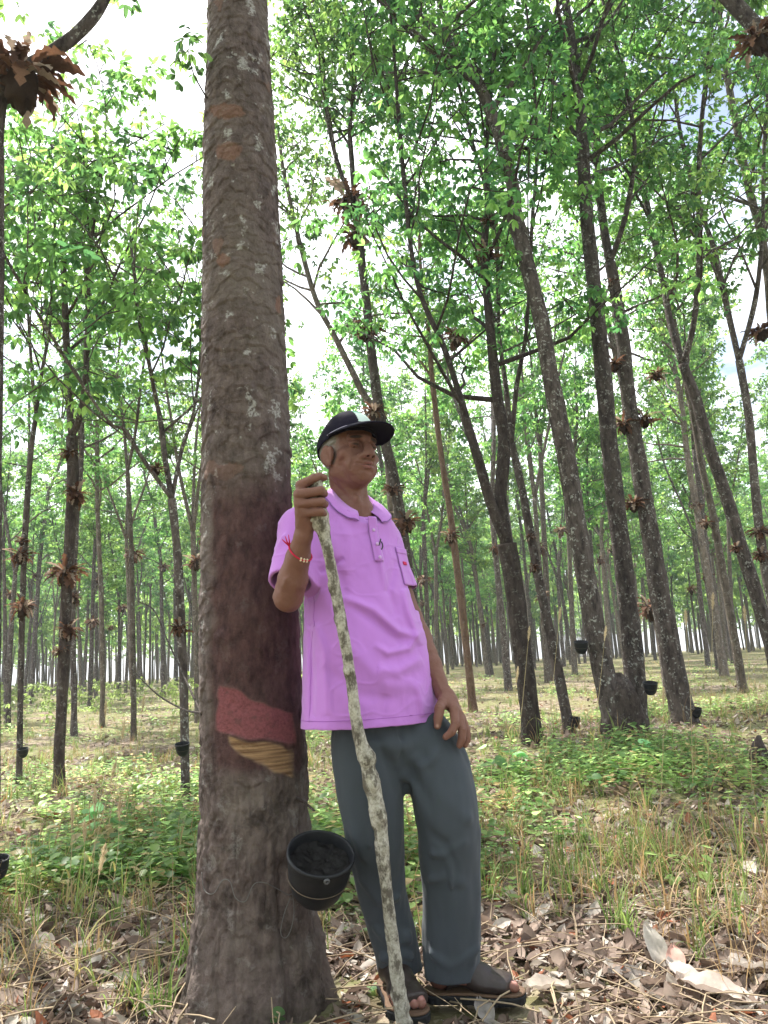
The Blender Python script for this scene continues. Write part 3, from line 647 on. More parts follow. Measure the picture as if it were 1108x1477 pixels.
def build_cap(man):
    S = Sdf(); cm = lambda x, y, z: hd(x, y, z)
    tilt = math.radians(11); c, s = math.cos(tilt), math.sin(tilt)
    # cap frame: leans back (front higher than nape)
    A = HA.astype(float); f2 = A[:, 1]*c+A[:, 2]*s; u2 = A[:, 2]*c-A[:, 1]*s; A2 = np.stack([A[:, 0], f2, u2], 1); O = hd(0, -.006, .034)
    g = lambda x, y, z: O+A2@np.array([x, y, z])*HS
    S.ell(g(0, -.006, -.004), np.array([.086, .106, .088])*HS, .02, M3=A2); S.ell(g(0, .030, .040), np.array([.058, .050, .044])*HS, .04, M3=A2)
    S.ell(g(0, -.005, -.10), np.array([.3, .3, .094])*HS, .003, 's', M3=A2)
    S.ell(g(0, -.006, -.010), np.array([.0815, .1015, .083])*HS, .002, 's', M3=A2)
    for a in (0, 60, 120): 
        d = np.array([math.cos(math.radians(a)), math.sin(math.radians(a))]); P = [g(d[0]*.087*math.cos(t), -.006+d[1]*.107*math.cos(t), .088*math.sin(t)-.004) for t in np.linspace(-.1, math.pi+.1, 24)]; S.groove(P, .002, .0014)
    S.disp(lambda P: .0016*fbm(P*30, 3, 41))
    V, Q = S.nets(HC-.17, HC+.20, .0026)
    q = ((V-O)@A2)/HS; C = np.tile(np.array([.012, .010, .020], f32), (len(V), 1))
    pan = sstep(.036, .044, q[:, 1]-.012*(q[:, 2] < .03))*(q[:, 2] > .018)*(q[:, 0] > -.018)
    C = C*(1-pan[:, None])+pan[:, None]*np.array([.50, .60, .55], f32); gp_ = sstep(.0, .02, q[:, 2]-.052)*pan; C = C*(1-gp_[:, None])+gp_[:, None]*np.array([.06, .26, .17], f32)
    m = M('navy_cap_cloth'); n1 = m.noise(m.co(), 600, 3); n2 = m.noise(m.co(), 25, 4); b = m.bump(n1, .3, .002); cc = m.mix(m.math('MULTIPLY', n2, .5), m.attr(), m.hsv(m.attr(), .5, .9, 1.4))
    mc = m.end(m.bsdf(cc, .9, .06, b, Sheen_Weight=.04))
    cap = mesh('cap', V, Q, mc, man, col=C)
    # brim
    nu, nv = 33, 13; P = []
    for i in range(nu):
        a = math.radians(-82+164*i/(nu-1)); 
        for j in range(nv):
            t = j/(nv-1); x0, y0 = .083*math.sin(a), .006+.094*math.cos(a); x1, y1 = .092*math.sin(a)*(1+.02), .006+.094*math.cos(a)*1.0+.090*max(0, math.cos(a))**.72
            x = x0+(x1-x0)*t; y = y0+(y1-y0)*t; z = -.004-.10*(y-.06)*t*3.2-1.9*x*x*(.35+.65*t); P.append(g(x, y, z+.004))
    i = np.arange(nu-1)[:, None]*nv; j = np.arange(nv-1)[None]
    br = mesh('cap_brim', np.array(P), np.stack([i+j, i+nv+j, i+nv+j+1, i+j+1], -1).reshape(-1, 4), m_cloth('navy_brim_cloth', (.011, .010, .021), 900, .85, .03), cap); br.parent = cap
    so = br.modifiers.new('s', 'SOLIDIFY'); so.thickness = .0034; so.offset = 0
    e = np.array([P[i*nv+nv-1] for i in range(nu)]); V_, F_ = tube(e, .0021, 6); x = mesh('brim_edge', V_, fix_tris(F_), bpy.data.materials['navy_brim_cloth'], cap); x.parent = cap
    V_, F_ = tube([g(0, -.004, .082), g(0, -.004, .087), g(0, -.004, .089)], [.007, .006, .001], 10); x = mesh('cap_button', V_, fix_tris(F_), bpy.data.materials['navy_brim_cloth'], cap); x.parent = cap
    # pale sandwich edge where the brim meets the crown
    e = np.array([g(.086*math.sin(a), .004+.099*math.cos(a), .001-1.9*(.083*math.sin(a))**2*.35+.004) for a in np.radians(np.linspace(-80, 80, 33))]); V_, F_ = tube(e, .0016, 6)
    x = mesh('brim_piping', V_, fix_tris(F_), m_simple('pale_lilac_piping', (.42, .38, .50), .8), cap); x.parent = cap
# ------------------------------------------------------------------ ground
def hgt(x, y):
    x = np.asarray(x, float); y = np.asarray(y, float)
    r = .24*sstep(3.0, 7.5, y)*(.45+.55*sstep(-2.2, 1.5, x))+.10*sstep(8, 22, y)+.28*sstep(15, 70, y)
    b = .025*np.sin(x*2.1+.7*y)+.02*np.sin(x*4.3-1.3*y+1)
    near = sstep(.0, 1.2, np.hypot((x-.05)/.9, (y-2.38)/.55)-1)
    return r+b*near*np.exp(-np.hypot(x, y)/40)-.022*np.exp(-((x-.1)/.55)**2-((y-2.33)/.4)**2)
def gpt(x, y):
    d = ray(x, y); t = np.linspace(.8, 140, 6000); P = np.array([0, 0, CH])+t[:, None]*d; k = np.argmax(P[:, 2] < hgt(P[:, 0], P[:, 1])); return P[k]
def build_ground():
    def axis(a): return np.concatenate([-a[::-1], a[1:]])
    xs = axis(np.concatenate([np.linspace(0, 6, 150), np.geomspace(6.2, 900, 60)])); ys = np.concatenate([[-900, -300, -100, -40, -15, -6, -2], np.linspace(-.5, 10, 230), np.geomspace(10.2, 900, 80)])
    X, Y = np.meshgrid(xs, ys, indexing='ij'); Z = hgt(X, Y); P = np.stack([X, Y, Z], -1).reshape(-1, 3).astype(np.float32)
    P[:, 2] += (.012*fbm(P*np.array([7, 7, 0], np.float32), 3, 2))*(np.hypot(P[:, 0], P[:, 1]) < 15)
    n = len(ys); i = np.arange(len(xs)-1)[:, None]*n; j = np.arange(n-1)[None]
    m = M('leaf_strewn_soil'); o = m.co(); n1 = m.noise(o, .9, 5); n2 = m.noise(o, 14, 6, .7); n3 = m.voro(o, 22, out='Color')
    soil = m.mix(n2, (.055, .040, .028), (.16, .12, .085)); litter = m.mix(m.sep(n3)[0], (.12, .085, .06), (.36, .29, .235))
    c = m.mix(m.ramp(m.sep(n3)[1], (.35, 0), (.45, 1)), soil, litter)
    far = m.mix(m.noise(o, .35, 4), (.19, .165, .085), (.12, .155, .05)); gr = m.ramp(n1, (.38, 0), (.52, 1))
    c = m.mix(m.math('MULTIPLY', gr, .75), c, far)
    tag(mesh('ground', P, np.stack([i+j, i+n+j, i+n+j+1, i+j+1], -1).reshape(-1, 4), m.end(m.bsdf(c, .95, .1, m.bump(n2, .8, .03)))), 'leaf strewn dry soil of the plantation floor', None, None, 'structure')
def scatter(Vt, Ft, pos, Rm, sc, col=None):
    n, m = len(Vt), len(pos); sc = np.broadcast_to(np.asarray(sc, float), (m,)) if np.ndim(sc) < 2 else sc
    L = Vt[None]*sc[:, None, None] if sc.ndim == 1 else Vt[None]*sc[:, None, :]
    V = np.einsum('mij,mnj->mni', Rm, L)+pos[:, None]
    Fq = (Ft[None]+(np.arange(m)*n)[:, None, None]).reshape(-1, Ft.shape[1])
    c = None if col is None else np.repeat(col, n, axis=0)
    return V.reshape(-1, 3), Fq, c
def rotz(a):
    a = np.asarray(a, float); c, s = np.cos(a), np.sin(a); z = np.zeros_like(c); return np.stack([np.stack([c, -s, z], -1), np.stack([s, c, z], -1), np.stack([z, z, z+1], -1)], -2)
def roty(a):
    a = np.asarray(a, float); c, s = np.cos(a), np.sin(a); z = np.zeros_like(c); return np.stack([np.stack([c, z, s], -1), np.stack([z, z+1, z], -1), np.stack([-s, z, c], -1)], -2)
def rotx(a):
    a = np.asarray(a, float); c, s = np.cos(a), np.sin(a); z = np.zeros_like(c); return np.stack([np.stack([z+1, z, z], -1), np.stack([z, c, -s], -1), np.stack([z, s, c], -1)], -2)
# ------------------------------------------------------------------ foliage
def leaflet(fold=.22, droop=.15):
    y = [0, .33, .70, 1.0]; w_ = [0, .20, .17, 0]
    V = np.array([[0, 0, 0], [w_[1], y[1], fold*w_[1]-droop*.05], [w_[2], y[2], fold*w_[2]-droop*.4], [0, 1, -droop], [-w_[2], y[2], fold*w_[2]-droop*.4], [-w_[1], y[1], fold*w_[1]-droop*.05]])
    return V, np.array([[0, 1, 2, 3], [0, 3, 4, 5]])
def whorl(r, n=5, L=.094):
    Vl, Fl = leaflet(); pos, R, s = [], [], []
    for i in range(n):
        az = 2*np.pi*(i+r.random()*.7)/n; el = r.uniform(-.35, .55); pl = r.uniform(.035, .10); d = np.array([math.cos(az)*math.cos(el), math.sin(az)*math.cos(el), math.sin(el)])*pl
        for k in (-1, 0, 1):
            pos.append(d); R.append(rotz(az-np.pi/2+k*.85+r.normal(0, .12))@rotx(-.55+r.normal(0, .30)-.15*abs(k))@roty(r.normal(0, .3))); s.append(L*r.uniform(.75, 1.15)*(1-.12*abs(k)))
    V, Fq, _ = scatter(Vl, Fl, np.array(pos), np.array(R), np.array(s)); return V, Fq
_wr = np.random.default_rng(3); WH = [whorl(_wr, n) for n in (4, 5, 5, 6, 7, 4)]
def crown_mesh(tips, dirs, r, size=1.0, young=.18):
    """tips (n,3) -> leaf whorls"""
    n = len(tips); which = r.integers(0, len(WH), n); Vs, Fs, Cs, o = [], [], [], 0
    for k, (Vt, Ft) in enumerate(WH):
        s = which == k; m = s.sum()
        if m == 0: continue
        R = rotz(r.uniform(0, 6.28, m))@rotx(r.normal(0, .5, m))@rotz(r.uniform(0, 6.28, m))
        t = r.random(m)[:, None]; y = (r.random(m) < young)[:, None]
        c = np.array([.020, .060, .020])*(1-t)+np.array([.065, .135, .028])*t; c = np.where(y, np.array([.100, .175, .040]), c)
        V, Fq, C = scatter(Vt, Ft, tips[s], R, size*r.uniform(.75, 1.25, m), c); Vs.append(V); Fs.append(Fq+o); Cs.append(C); o += len(V)
    return np.concatenate(Vs), np.concatenate(Fs), np.concatenate(Cs)
def limbs_and_tips(main, r, h0, nb, blen=(.9, 2.4), tw=4, up=.75, wood=True):
    """branches off the polyline rows (x,y,z,rad) above relative height h0 (0..1 of length)"""
    parts, tips = [], []
    S = spline(main, 40)
    for b in range(nb):
        t = h0+(1-h0)*(b+r.random())/nb; k = min(int(t*39), 38); p = S[k, :3]; rad = S[k, 3]
        az = r.uniform(0, 6.28); el = r.uniform(.15, up+.35); L = r.uniform(*blen)*(1.15-.5*(t-h0)/(1-h0+1e-6)); d = np.array([math.cos(az)*math.cos(el), math.sin(az)*math.cos(el), math.sin(el)])
        P = [p]; q = p.copy(); dd = d.copy()
        for _ in range(5):
            dd = dd+r.normal(0, .16, 3)+np.array([0, 0, .04]); dd /= np.linalg.norm(dd); q = q+dd*L/5; P.append(q)
        P = np.array(P); rb = min(rad*.55, .028)
        if wood: parts.append(tube(P, np.linspace(rb, .004, 6), 5, False))
        for j in range(tw):
            u = r.uniform(.35, 1.0)*4.99; i = int(u); q = P[i]+(P[i+1]-P[i])*(u-i); e = q+np.array([*r.normal(0, .34, 2), r.normal(.08, .26)])*r.uniform(.4, 1.1)
            for _ in range(4): tips.append(e+r.normal(0, .11, 3))
            if r.random() < .3: tips.append(q*.5+e*.5+r.normal(0, .08, 3))
            if wood: parts.append(tube(np.array([q, (q+e)/2+r.normal(0, .04, 3), e]), [.007, .005, .003], 3, False))
        tips.append(P[-1])
    return parts, np.array(tips)
def m_leaf():
    m = M('rubber_leaf'); c = m.attr(); n = m.noise(m.co(), 1.1, 3); c = m.hsv(c, .5, 1.0, m.math('ADD', .75, m.math('MULTIPLY', n, .5)))
    c = m.hsv(c, m.math('ADD', .485, m.math('MULTIPLY', m.rand(), .03)), 1, m.math('ADD', .9, m.math('MULTIPLY', m.rand(), .25)))
    tr = m.hsv(c, .490, .97, 4.3); return m.end(m.leaf(c, tr, .52, .42, .35))
def m_bark(name, a, b, pale=.55, sc=1.0):
    m = M(name); o = m.co(); v = m.mapping(o, (1, 1, .35)); n1 = m.noise(v, 22*sc, 6, .7); n2 = m.noise(o, 13*sc, 4); n3 = m.noise(o, 46*sc, 3)
    c = m.mix(m.ramp(n1, (.35, 0), (.68, 1)), a, b); li = m.math('MULTIPLY', m.ramp(n2, (.50, 0), (.58, 1)), m.ramp(n3, (.52, 0), (.60, 1)))
    c = m.mix(m.math('MULTIPLY', li, pale), c, (.40, .40, .36)); c = m.hsv(c, .5, 1, m.math('ADD', .75, m.math('MULTIPLY', m.rand(), .5)))
    return m.end(m.bsdf(c, .92, .15, m.bump(m.math('ADD', n1, m.math('MULTIPLY', n3, .5)), .9, .03)))
LEAF = m_leaf(); BARK = m_bark('lichen_bark', (.035, .027, .025), (.145, .118, .105), .75); BARKL = m_bark('pale_slender_bark', (.060, .048, .040), (.19, .155, .125), .6); BARKD = m_bark('dark_bark', (.03, .022, .02), (.10, .078, .068), .25)
BARKB = m_bark('brown_bark', (.09, .055, .038), (.20, .13, .09), .15)
def rough_tube(rows, n=12, m=60, amp=.06, seed=0):
    S = spline(rows, m); V, Fq = tube(S[:, :3], np.maximum(S[:, 3], .002), n); N = np.repeat(S[:, 3], n); c = np.repeat(S[:, :3], n, axis=0)
    d = (V[:m*n]-c); nz = fbm(V[:m*n]*np.array([7, 7, 4])+seed*13.1, 3, seed); V[:m*n] = c+d*(1+amp*2*nz)[:, None]; return V, Fq
TREES = []
# ------------------------------------------------------------------ basket ferns
def m_fern():
    m = M('dry_fern_frond'); c = m.attr(); n = m.noise(m.co(), 30, 4); c = m.hsv(c, .5, 1, m.math('ADD', .6, m.math('MULTIPLY', n, .8))); return m.end(m.leaf(c, m.hsv(c, .5, 1.1, 1.5), .3, .8, .1))
FERNM = m_fern(); ROOTM = m_simple('fern_root_mat', (.045, .030, .022), .95, .1, .5, 60, .9)
def fern_mesh(r, n=22, L=1.0, up=.35):
    Vs, Fs, Cs, o = [], [], [], 0
    for i in range(n):
        az = r.uniform(0, 6.28); el = r.normal(up, .55); ln = L*r.uniform(.35, .95); m = 17; t = np.linspace(0, 1, m); bend = r.uniform(.4, 1.5)
        e = el-bend*t*1.1; y = np.cumsum(np.cos(e))*ln/m; z = np.cumsum(np.sin(e))*ln/m
        wv = ln*.125*np.sin(np.pi*np.clip(t*.92+.06, 0, 1))**.7*(1+.42*np.sin(2*np.pi*t*r.uniform(3.4, 4.6)+r.uniform(0, 6))*(.35+t)); wv[-1] = .004*L; tw = r.normal(0, .3)
        lft = np.stack([-wv, y, z+wv*(.25+tw)], 1); mid = np.stack([0*t, y, z-.02*ln], 1); rgt = np.stack([wv, y, z+wv*(.25-tw)], 1)
        V = np.concatenate([lft, mid, rgt])@rotz(az).T+np.array([math.cos(az+1.57), math.sin(az+1.57), 0])*.18*L+[0, 0, r.normal(0, .10)*L]
        k = np.arange(m-1); Fq = np.concatenate([np.stack([k, k+m, k+m+1, k+1], 1), np.stack([k+m, k+2*m, k+2*m+1, k+m+1], 1)])
        u = r.random(); c = np.array([.060, .030, .021])*(1-u)+np.array([.18, .10, .064])*u
        if r.random() < .25: c = np.array([.27, .21, .165])
        Vs.append(V); Fs.append(Fq+o); Cs.append(np.tile(c, (len(V), 1))); o += len(V)
    return np.concatenate(Vs), np.concatenate(Fs), np.concatenate(Cs)
def root_mesh(r, L):
    u = np.linspace(0, np.pi, 14); a = np.linspace(0, 2*np.pi, 20, endpoint=False); U, A = np.meshgrid(u, a, indexing='ij')
    V = np.stack([np.sin(U)*np.cos(A)*.26, np.sin(U)*np.sin(A)*.26, np.cos(U)*.46-.20], -1).reshape(-1, 3); V *= (1+.45*fbm(V*9+r.random()*50, 3, 5))[:, None]*L
    i = np.arange(13)[:, None]*20; j = np.arange(20)[None]; k = (j+1) % 20; return V, np.stack([i+j, i+20+j, i+20+k, i+k], -1).reshape(-1, 4)
FERNS = []
def init_ferns():
    r = np.random.default_rng(11)
    for v, (n, up) in enumerate(((64, .30), (54, .05), (70, .5))):
        fm = fern_mesh(r, n, 1.0, up); rm = root_mesh(r, 1.0); FERNS.append((fm, rm))
_fp = {}
def put_fern(p, size, label, v=0, spin=0., flat=1.0):
    """a fern clump at world point p, about `size` metres across the fronds"""
    root = thing('basket_fern', p, label, 'fern', 'dried basket ferns clinging to the trunks')
    root.rotation_euler = (0, 0, spin); root.scale = (size*.5, size*.5, size*.5*flat)
    if v not in _fp:
        (V, Fq, C), (V2, F2) = FERNS[v]; a = mesh('frond', V, Fq, FERNM, root, col=C); b = mesh('root_mass', V2, F2, ROOTM, root); _fp[v] = (a, b)
        for o in (a, b): o.parent = root; o.matrix_parent_inverse = Matrix()
    else:
        for s in _fp[v]:
            c = s.copy(); COL.objects.link(c); c.parent = root; c.matrix_parent_inverse = Matrix()
    return root
# ------------------------------------------------------------------ latex cups
CUPM = m_simple('black_rubber_cup', (.012, .013, .016), .5, .3, .5, 45, .25)
def cup_profile():
    return [(.004, -.150), (.034, -.148), (.050, -.136), (.066, -.112), (.077, -.080), (.084, -.040), (.0875, -.008), (.0905, -.004), (.0905, .004), (.086, .006), (.083, .002), (.080, -.035), (.0775, -.052)]
def lathe(prof, n=40):
    a = np.linspace(0, 2*np.pi, n, endpoint=False); P = np.array(prof); V = np.stack([P[:, 0, None]*np.cos(a), P[:, 0, None]*np.sin(a), np.repeat(P[:, 1, None], n, 1)], -1).reshape(-1, 3)
    i = np.arange(len(P)-1)[:, None]*n; j = np.arange(n)[None]; k = (j+1) % n; return V, np.stack([i+j, i+k, i+n+k, i+n+j], -1).reshape(-1, 4)
_cp = {}
def make_cup(p, label, s=1.0, nrm=(0, 0, 1), tab=None, full=False):
    root = thing('latex_cup', p, label, 'cup', 'black latex cups wired to the trunks'); n = np.array(nrm, float); n /= np.linalg.norm(n)
    x = np.cross([0, 1, 0], n); x /= np.linalg.norm(x); y = np.cross(n, x); root.rotation_mode = 'QUATERNION'
    root.rotation_quaternion = Matrix(((x[0], y[0], n[0]), (x[1], y[1], n[1]), (x[2], y[2], n[2]))).to_quaternion(); root.scale = (s, s, s)
    if not _cp:
        V, Fq = lathe(cup_profile()); V = V*(1+.018*fbm(V*22, 2, 6))[:, None]; _cp['bowl'] = mesh('bowl', V, Fq, CUPM, root)
        g = np.linspace(-1, 1, 41); X, Y = np.meshgrid(g, g, indexing='ij'); rr = np.maximum(np.hypot(X, Y), 1e-6); sc = np.maximum(np.abs(X), np.abs(Y))/rr; P = np.stack([X*sc*.079, Y*sc*.079, 0*X], -1).reshape(-1, 3)
        P[:, 2] = -.034+.012*fbm(P*38, 4, 3)+.0015*fbm(P*260, 2, 4)+.010*(np.hypot(P[:, 0], P[:, 1])/.079)**4; i = np.arange(40)[:, None]*41; j = np.arange(40)[None]
        _cp['latex'] = mesh('latex', P, np.stack([i+j, i+41+j, i+42+j, i+j+1], -1).reshape(-1, 4), m_simple('dark_dried_latex', (.007, .006, .006), .6, .2, .6, 150, .6), root)
        a = np.linspace(0, 2*np.pi, 60); V, Fq = tube(np.stack([.0825*np.cos(a), .0825*np.sin(a), -.062+.006*np.sin(a)], 1), .0012, 5, False); _cp['wire'] = mesh('wire', V, Fq, m_simple('rusty_wire', (.16, .12, .09), .6, .4, .4, 80, .3, .6), root)
        for o in _cp.values(): o.parent = root; o.matrix_parent_inverse = Matrix()
    else:
        for k, s_ in _cp.items():
            c = s_.copy(); COL.objects.link(c); c.parent = root; c.matrix_parent_inverse = Matrix()
    if tab is not None:
        a = np.linspace(0, 2*np.pi, 14); c = np.array([math.cos(tab)*.0925, math.sin(tab)*.0925, -.006]); t = np.array([-math.sin(tab), math.cos(tab), 0])
        P = c+np.cos(a)[:, None]*t*.0055+np.sin(a)[:, None]*np.array([0, 0, .0055]); V, Fq = tube(P, .0032, 6, False); o = mesh('rim_tab', V, Fq, m_simple('grey_rubber_tab', (.09, .09, .095), .6), root); o.parent = root; o.matrix_parent_inverse = Matrix()
    return root
# ------------------------------------------------------------------ the big trunk
TY = 2.44
EDGE = np.array([(1520, 262, 492), (1477, 268, 482), (1430, 273, 474), (1380, 278, 466), (1300, 284, 453), (1200, 288, 447), (1100, 290, 443), (1000, 290, 437), (900, 289, 432), (800, 291, 425), (700, 292, 420), (600, 293, 417), (500, 292, 412), (400, 293, 407), (300, 294, 402), (200, 295, 397), (100, 298, 390), (0, 301, 385), (-150, 304, 376), (-400, 310, 362)], float)
def trunk_rows():
    out = []
    for y, a, b in EDGE:
        c = pt((a+b)/2, y, TY); out.append((*c, (b-a)/2/F*((c-[0, 0, CH])@FW)))
    return np.array(out)
TRK = trunk_rows(); TRKS = spline(TRK, 400); TRKS = TRKS[np.argsort(TRKS[:, 2])]
def trunk_at(z): return np.stack([np.interp(z, TRKS[:, 2], TRKS[:, i]) for i in (0, 1, 3)], -1)
def trunk_hit(x, y, off=0.):
    Y = np.linspace(2.0, TY, 400); P = np.array([pt(x, y, v) for v in Y]); c = trunk_at(P[:, 2]); d = np.hypot(P[:, 0]-c[:, 0], P[:, 1]-c[:, 1])-c[:, 2]-off; k = np.argmax(d < 0); 
    return P[k] if d.min() < 0 else P[np.argmin(d)]
def build_main_tree():
    nT, nZ = 330, 980; zs = np.linspace(-.06, 4.2, nZ); th = np.linspace(0, 2*np.pi, nT, endpoint=False)+np.pi/2
    Z, T = np.meshgrid(zs, th, indexing='ij'); c = trunk_at(zs); R = np.repeat(c[:, 2:3], nT, 1); z = Z.ravel(); t = T.ravel()
    D = np.stack([np.cos(t), np.sin(t), 0*t], 1); U = np.stack([np.cos(t)*.16, np.sin(t)*.16, z], 1)
    base = np.stack([np.repeat(c[:, 0], nT), np.repeat(c[:, 1], nT), z], 1)+D*R.ravel()[:, None]
    px, py = proj(base); front = (D@np.array([0, -1, 0])) > -.25
    u = px+8*fbm(U*14, 2, 61); v = py+10*fbm(U*12, 2, 62)
    # bark plates
    def plates(nc, hc, seed, warp):
        W = warp*np.stack([fbm(U*9+3, 3, seed), fbm(U*9+40, 3, seed+1)], 1); a = (t/(2*np.pi))*nc+W[:, 0]; b = z/hc+W[:, 1]; ia = np.floor(a).astype(int); ib = np.floor(b).astype(int)
        F1 = np.full(len(a), 9.); F2 = F1.copy(); hid = np.zeros(len(a)); dz = np.zeros(len(a))
        for da in (-1, 0, 1):
            for db in (-1, 0, 1):
                ca, cb = (ia+da), ib+db; cw = ca % nc; jx = hash3(cw, cb, cw*0, seed); jy = hash3(cw, cb, cw*0+1, seed); d = np.hypot(ca+jx-a, cb+jy-b); nw = d < F1
                F2 = np.where(nw, F1, np.minimum(F2, d)); hid = np.where(nw, hash3(cw, cb, cw*0+2, seed), hid); dz = np.where(nw, b-(cb+jy), dz); F1 = np.where(nw, d, F1)
        return F2-F1, hid, dz
    e, hid, dz = plates(15, .038, 5, 1.7); e2, hid2, dz2 = plates(34, .019, 8, 1.3)
    n1_ = fbm(U*np.array([30, 30, 30]), 4, 55)
    flake = .0060*(hid-.5)-.0034*dz-.0028*np.exp(-(e/.07)**2)+.0024*(hid2-.5)-.0014*dz2+.0050*n1_
    n1 = fbm(U*np.array([24, 24, 15]), 4, 21); n2 = fbm(U*np.array([60, 60, 40]), 3, 25); big = fbm(U*4.5, 3, 29); rdg = 1-np.abs(fbm(U*np.array([26, 26, 7]), 3, 33))*2
    cracks = np.clip(rdg-.72, 0, 1)/.28
    low = .012*n1+.006*n2+.008*big-.007*cracks**1.5+.002*(hid2-.5)-.002*np.exp(-(e/.06)**2)
    wl = sstep(1080, 1180, v)*1.0                                                 # lower rough bark
    pan = sstep(298, 312, u)*sstep(445, 428, u)*sstep(660, 740, v)*sstep(1125, 1100, v)*front    # tapped, regrown bark
    topl = 983+(u-318)*.43; botp = 1060+(u-330)*.20; botc = 1078+(u-330)*.50
    pink = sstep(0, 5, v-topl)*sstep(0, 5, botp-v)*sstep(313, 319, u+.14*(985-v)*-1*.5)*sstep(428, 421, u)*front
    raw = sstep(0, 4, v-botp)*sstep(0, 6, botc-v)*sstep(322, 330, u)*sstep(424, 416, u)*front
    lines = np.sin(z*2*np.pi/.0085+3*fbm(U*7, 2, 44)+5*t)
    smooth = .0018*lines*np.clip(.5+n1, 0, 1)+.0032*n2+.003*n1+.005*big
    rawd = -.006+.0020*np.sin((z+.10*np.cos(t))*2*np.pi/.0125+6*fbm(U*11, 3, 45))*(.6+.8*fbm(U*9, 2, 46))+.002*n2
    d = .72*flake*(1-wl)+.85*low*wl; d = d*(1-.85*pan)+smooth*pan-.004*pan; d = d*(1-pink)+(-.003+.0016*n1+.0012*n2+.001*lines)*pink+.010*pink*(1-pink)+.008*raw*(1-raw)-.003*pink; d = d*(1-raw)+rawd*raw
    for cx, cy, s_, a in ((318, 918, 9, .014), (376, 936, 8, .007), (312, 640, 8, .006), (360, 560, 9, .006), (335, 1015, 5, -.004), (352, 1022, 6, -.004), (392, 1035, 7, .003)):
        d = d+a*np.exp(-((px-cx)**2+(py-cy)**2)/s_**2)*front
    d = d+.055*np.exp(-np.maximum(z, 0)/.16)*(.25+.75*np.sin(t*5+1.0)**2)*(.6+.4*np.sin(t*2))*.55
    d = d-.030*np.exp(-(np.abs(np.angle(np.exp(1j*(t-(-np.pi/2+.62)))))/.10)**2)*sstep(.55, .05, z)   # long cleft near the foot
    V = base+D*d[:, None]
    i = np.arange(nZ-1)[:, None]*nT; j = np.arange(nT)[None]; k = (j+1) % nT; Fq = np.stack([i+j, i+k, i+nT+k, i+nT+j], -1).reshape(-1, 4)
    fresh = ((hid > .985) & (e > .05))*(1-wl)*(1-pan)*(z > 1.4)*.6
    for cx, cy, sx, sy in ((328, 160, 26, 11), (330, 218, 20, 14), (322, 375, 10, 10), (402, 440, 5, 14)): fresh = np.maximum(fresh, sstep(1.1, .8, np.hypot((px-cx)/sx, (py-cy)/sy)+.3*n2)*front)
    m = M('big_trunk_bark'); o = m.co(); at = m.sep(m.attr()); n_a = m.noise(m.mapping(o, (1, 1, .5)), 30, 6, .7); n_b = m.noise(o, 5, 4); n_c = m.noise(o, 120, 4, .7); n_d = m.noise(o, 16, 3)
    c = m.mix(m.ramp(n_a, (.32, 0), (.70, 1)), (.036, .024, .022), (.168, .128, .116)); c = m.mix(m.ramp(n_b, (.40, 0), (.65, .6)), c, (.165, .135, .115)); c = m.mix(m.math('MULTIPLY', m.ramp(m.noise(o, 7.3, 6, .7), (.54, 0), (.64, .8)), m.math('SUBTRACT', 1.1, m.attr('Hi', 'Fac'))), c, (.022, .016, .014))
    c = m.mix(m.math('MULTIPLY', m.math('MULTIPLY', m.ramp(n_d, (.59, 0), (.65, .85)), m.ramp(n_c, (.40, 0), (.52, .9))), m.attr('Hi', 'Fac')), c, (.40, .39, .37))
    fr = m.attr('Fresh', 'Fac'); c = m.mix(m.math('MULTIPLY', fr, .85), c, m.mix(n_c, (.135, .070, .050), (.21, .118, .085)))
    mar = m.mix(m.ramp(n_a, (.30, 0), (.70, 1)), (.022, .009, .010), (.105, .050, .048)); c = m.mix(m.math('MULTIPLY', at[0], .85), c, mar)
    pk = m.mix(m.ramp(n_c, (.30, 0), (.60, 1)), (.125, .042, .047), (.235, .080, .086)); pk = m.mix(m.ramp(n_d, (.58, 0), (.64, .6)), pk, (.10, .05, .05)); c = m.mix(at[1], c, pk)
    wv = m.n('ShaderNodeTexNoise'); m.l(m.mapping(o, (6, 6, 120)), wv.inputs['Vector']); wv.inputs['Scale'].default_value = 1.0; wv.inputs['Detail'].default_value = 4
    rw = m.mix(m.ramp(wv.outputs[0], (.36, 0), (.60, 1)), (.15, .080, .042), (.36, .225, .12)); c = m.mix(at[2], c, rw)
    mat = m.end(m.bsdf(c, .88, .2, m.bump(m.math('ADD', n_c, n_a), .75, .006)))
    root = thing('rubber_tree', (*TRK[1, :2], 0), 'big rough rubber tree trunk with a pink painted tapping panel that the man leans against', 'tree', None)
    Cc = np.stack([pan*(1-pink)*(1-raw), pink, raw], 1)
    tr = mesh('trunk', V, Fq, mat, root, col=Cc); a = tr.data.attributes.new('Hi', 'FLOAT', 'POINT'); a.data.foreach_set('value', (.25+.75*sstep(.7, 1.5, z)).astype(np.float32)); a = tr.data.attributes.new('Fresh', 'FLOAT', 'POINT'); a.data.foreach_set('value', fresh.astype(np.float32))
    # upper stem, limbs and crown above the picture; one sprig hangs into it
    r = np.random.default_rng(21); tp = TRK[-1]; zt = trunk_at(np.array([4.15]))[0]
    main = np.array([(zt[0], zt[1], 4.15, zt[2]), (-.52, 2.48, 5.2, .085), (-.48, 2.6, 6.6, .07), (-.6, 2.55, 8.2, .05), (-.55, 2.6, 9.6, .02)])
    fork = np.array([(-.50, 2.5, 5.6, .06), (-.95, 2.35, 7.0, .05), (-1.3, 2.2, 8.4, .02)])
    P1, t1 = limbs_and_tips(main, r, .28, 20, (1.2, 2.6), 8); P2, t2 = limbs_and_tips(fork, r, .2, 12, (1.0, 2.2), 8)
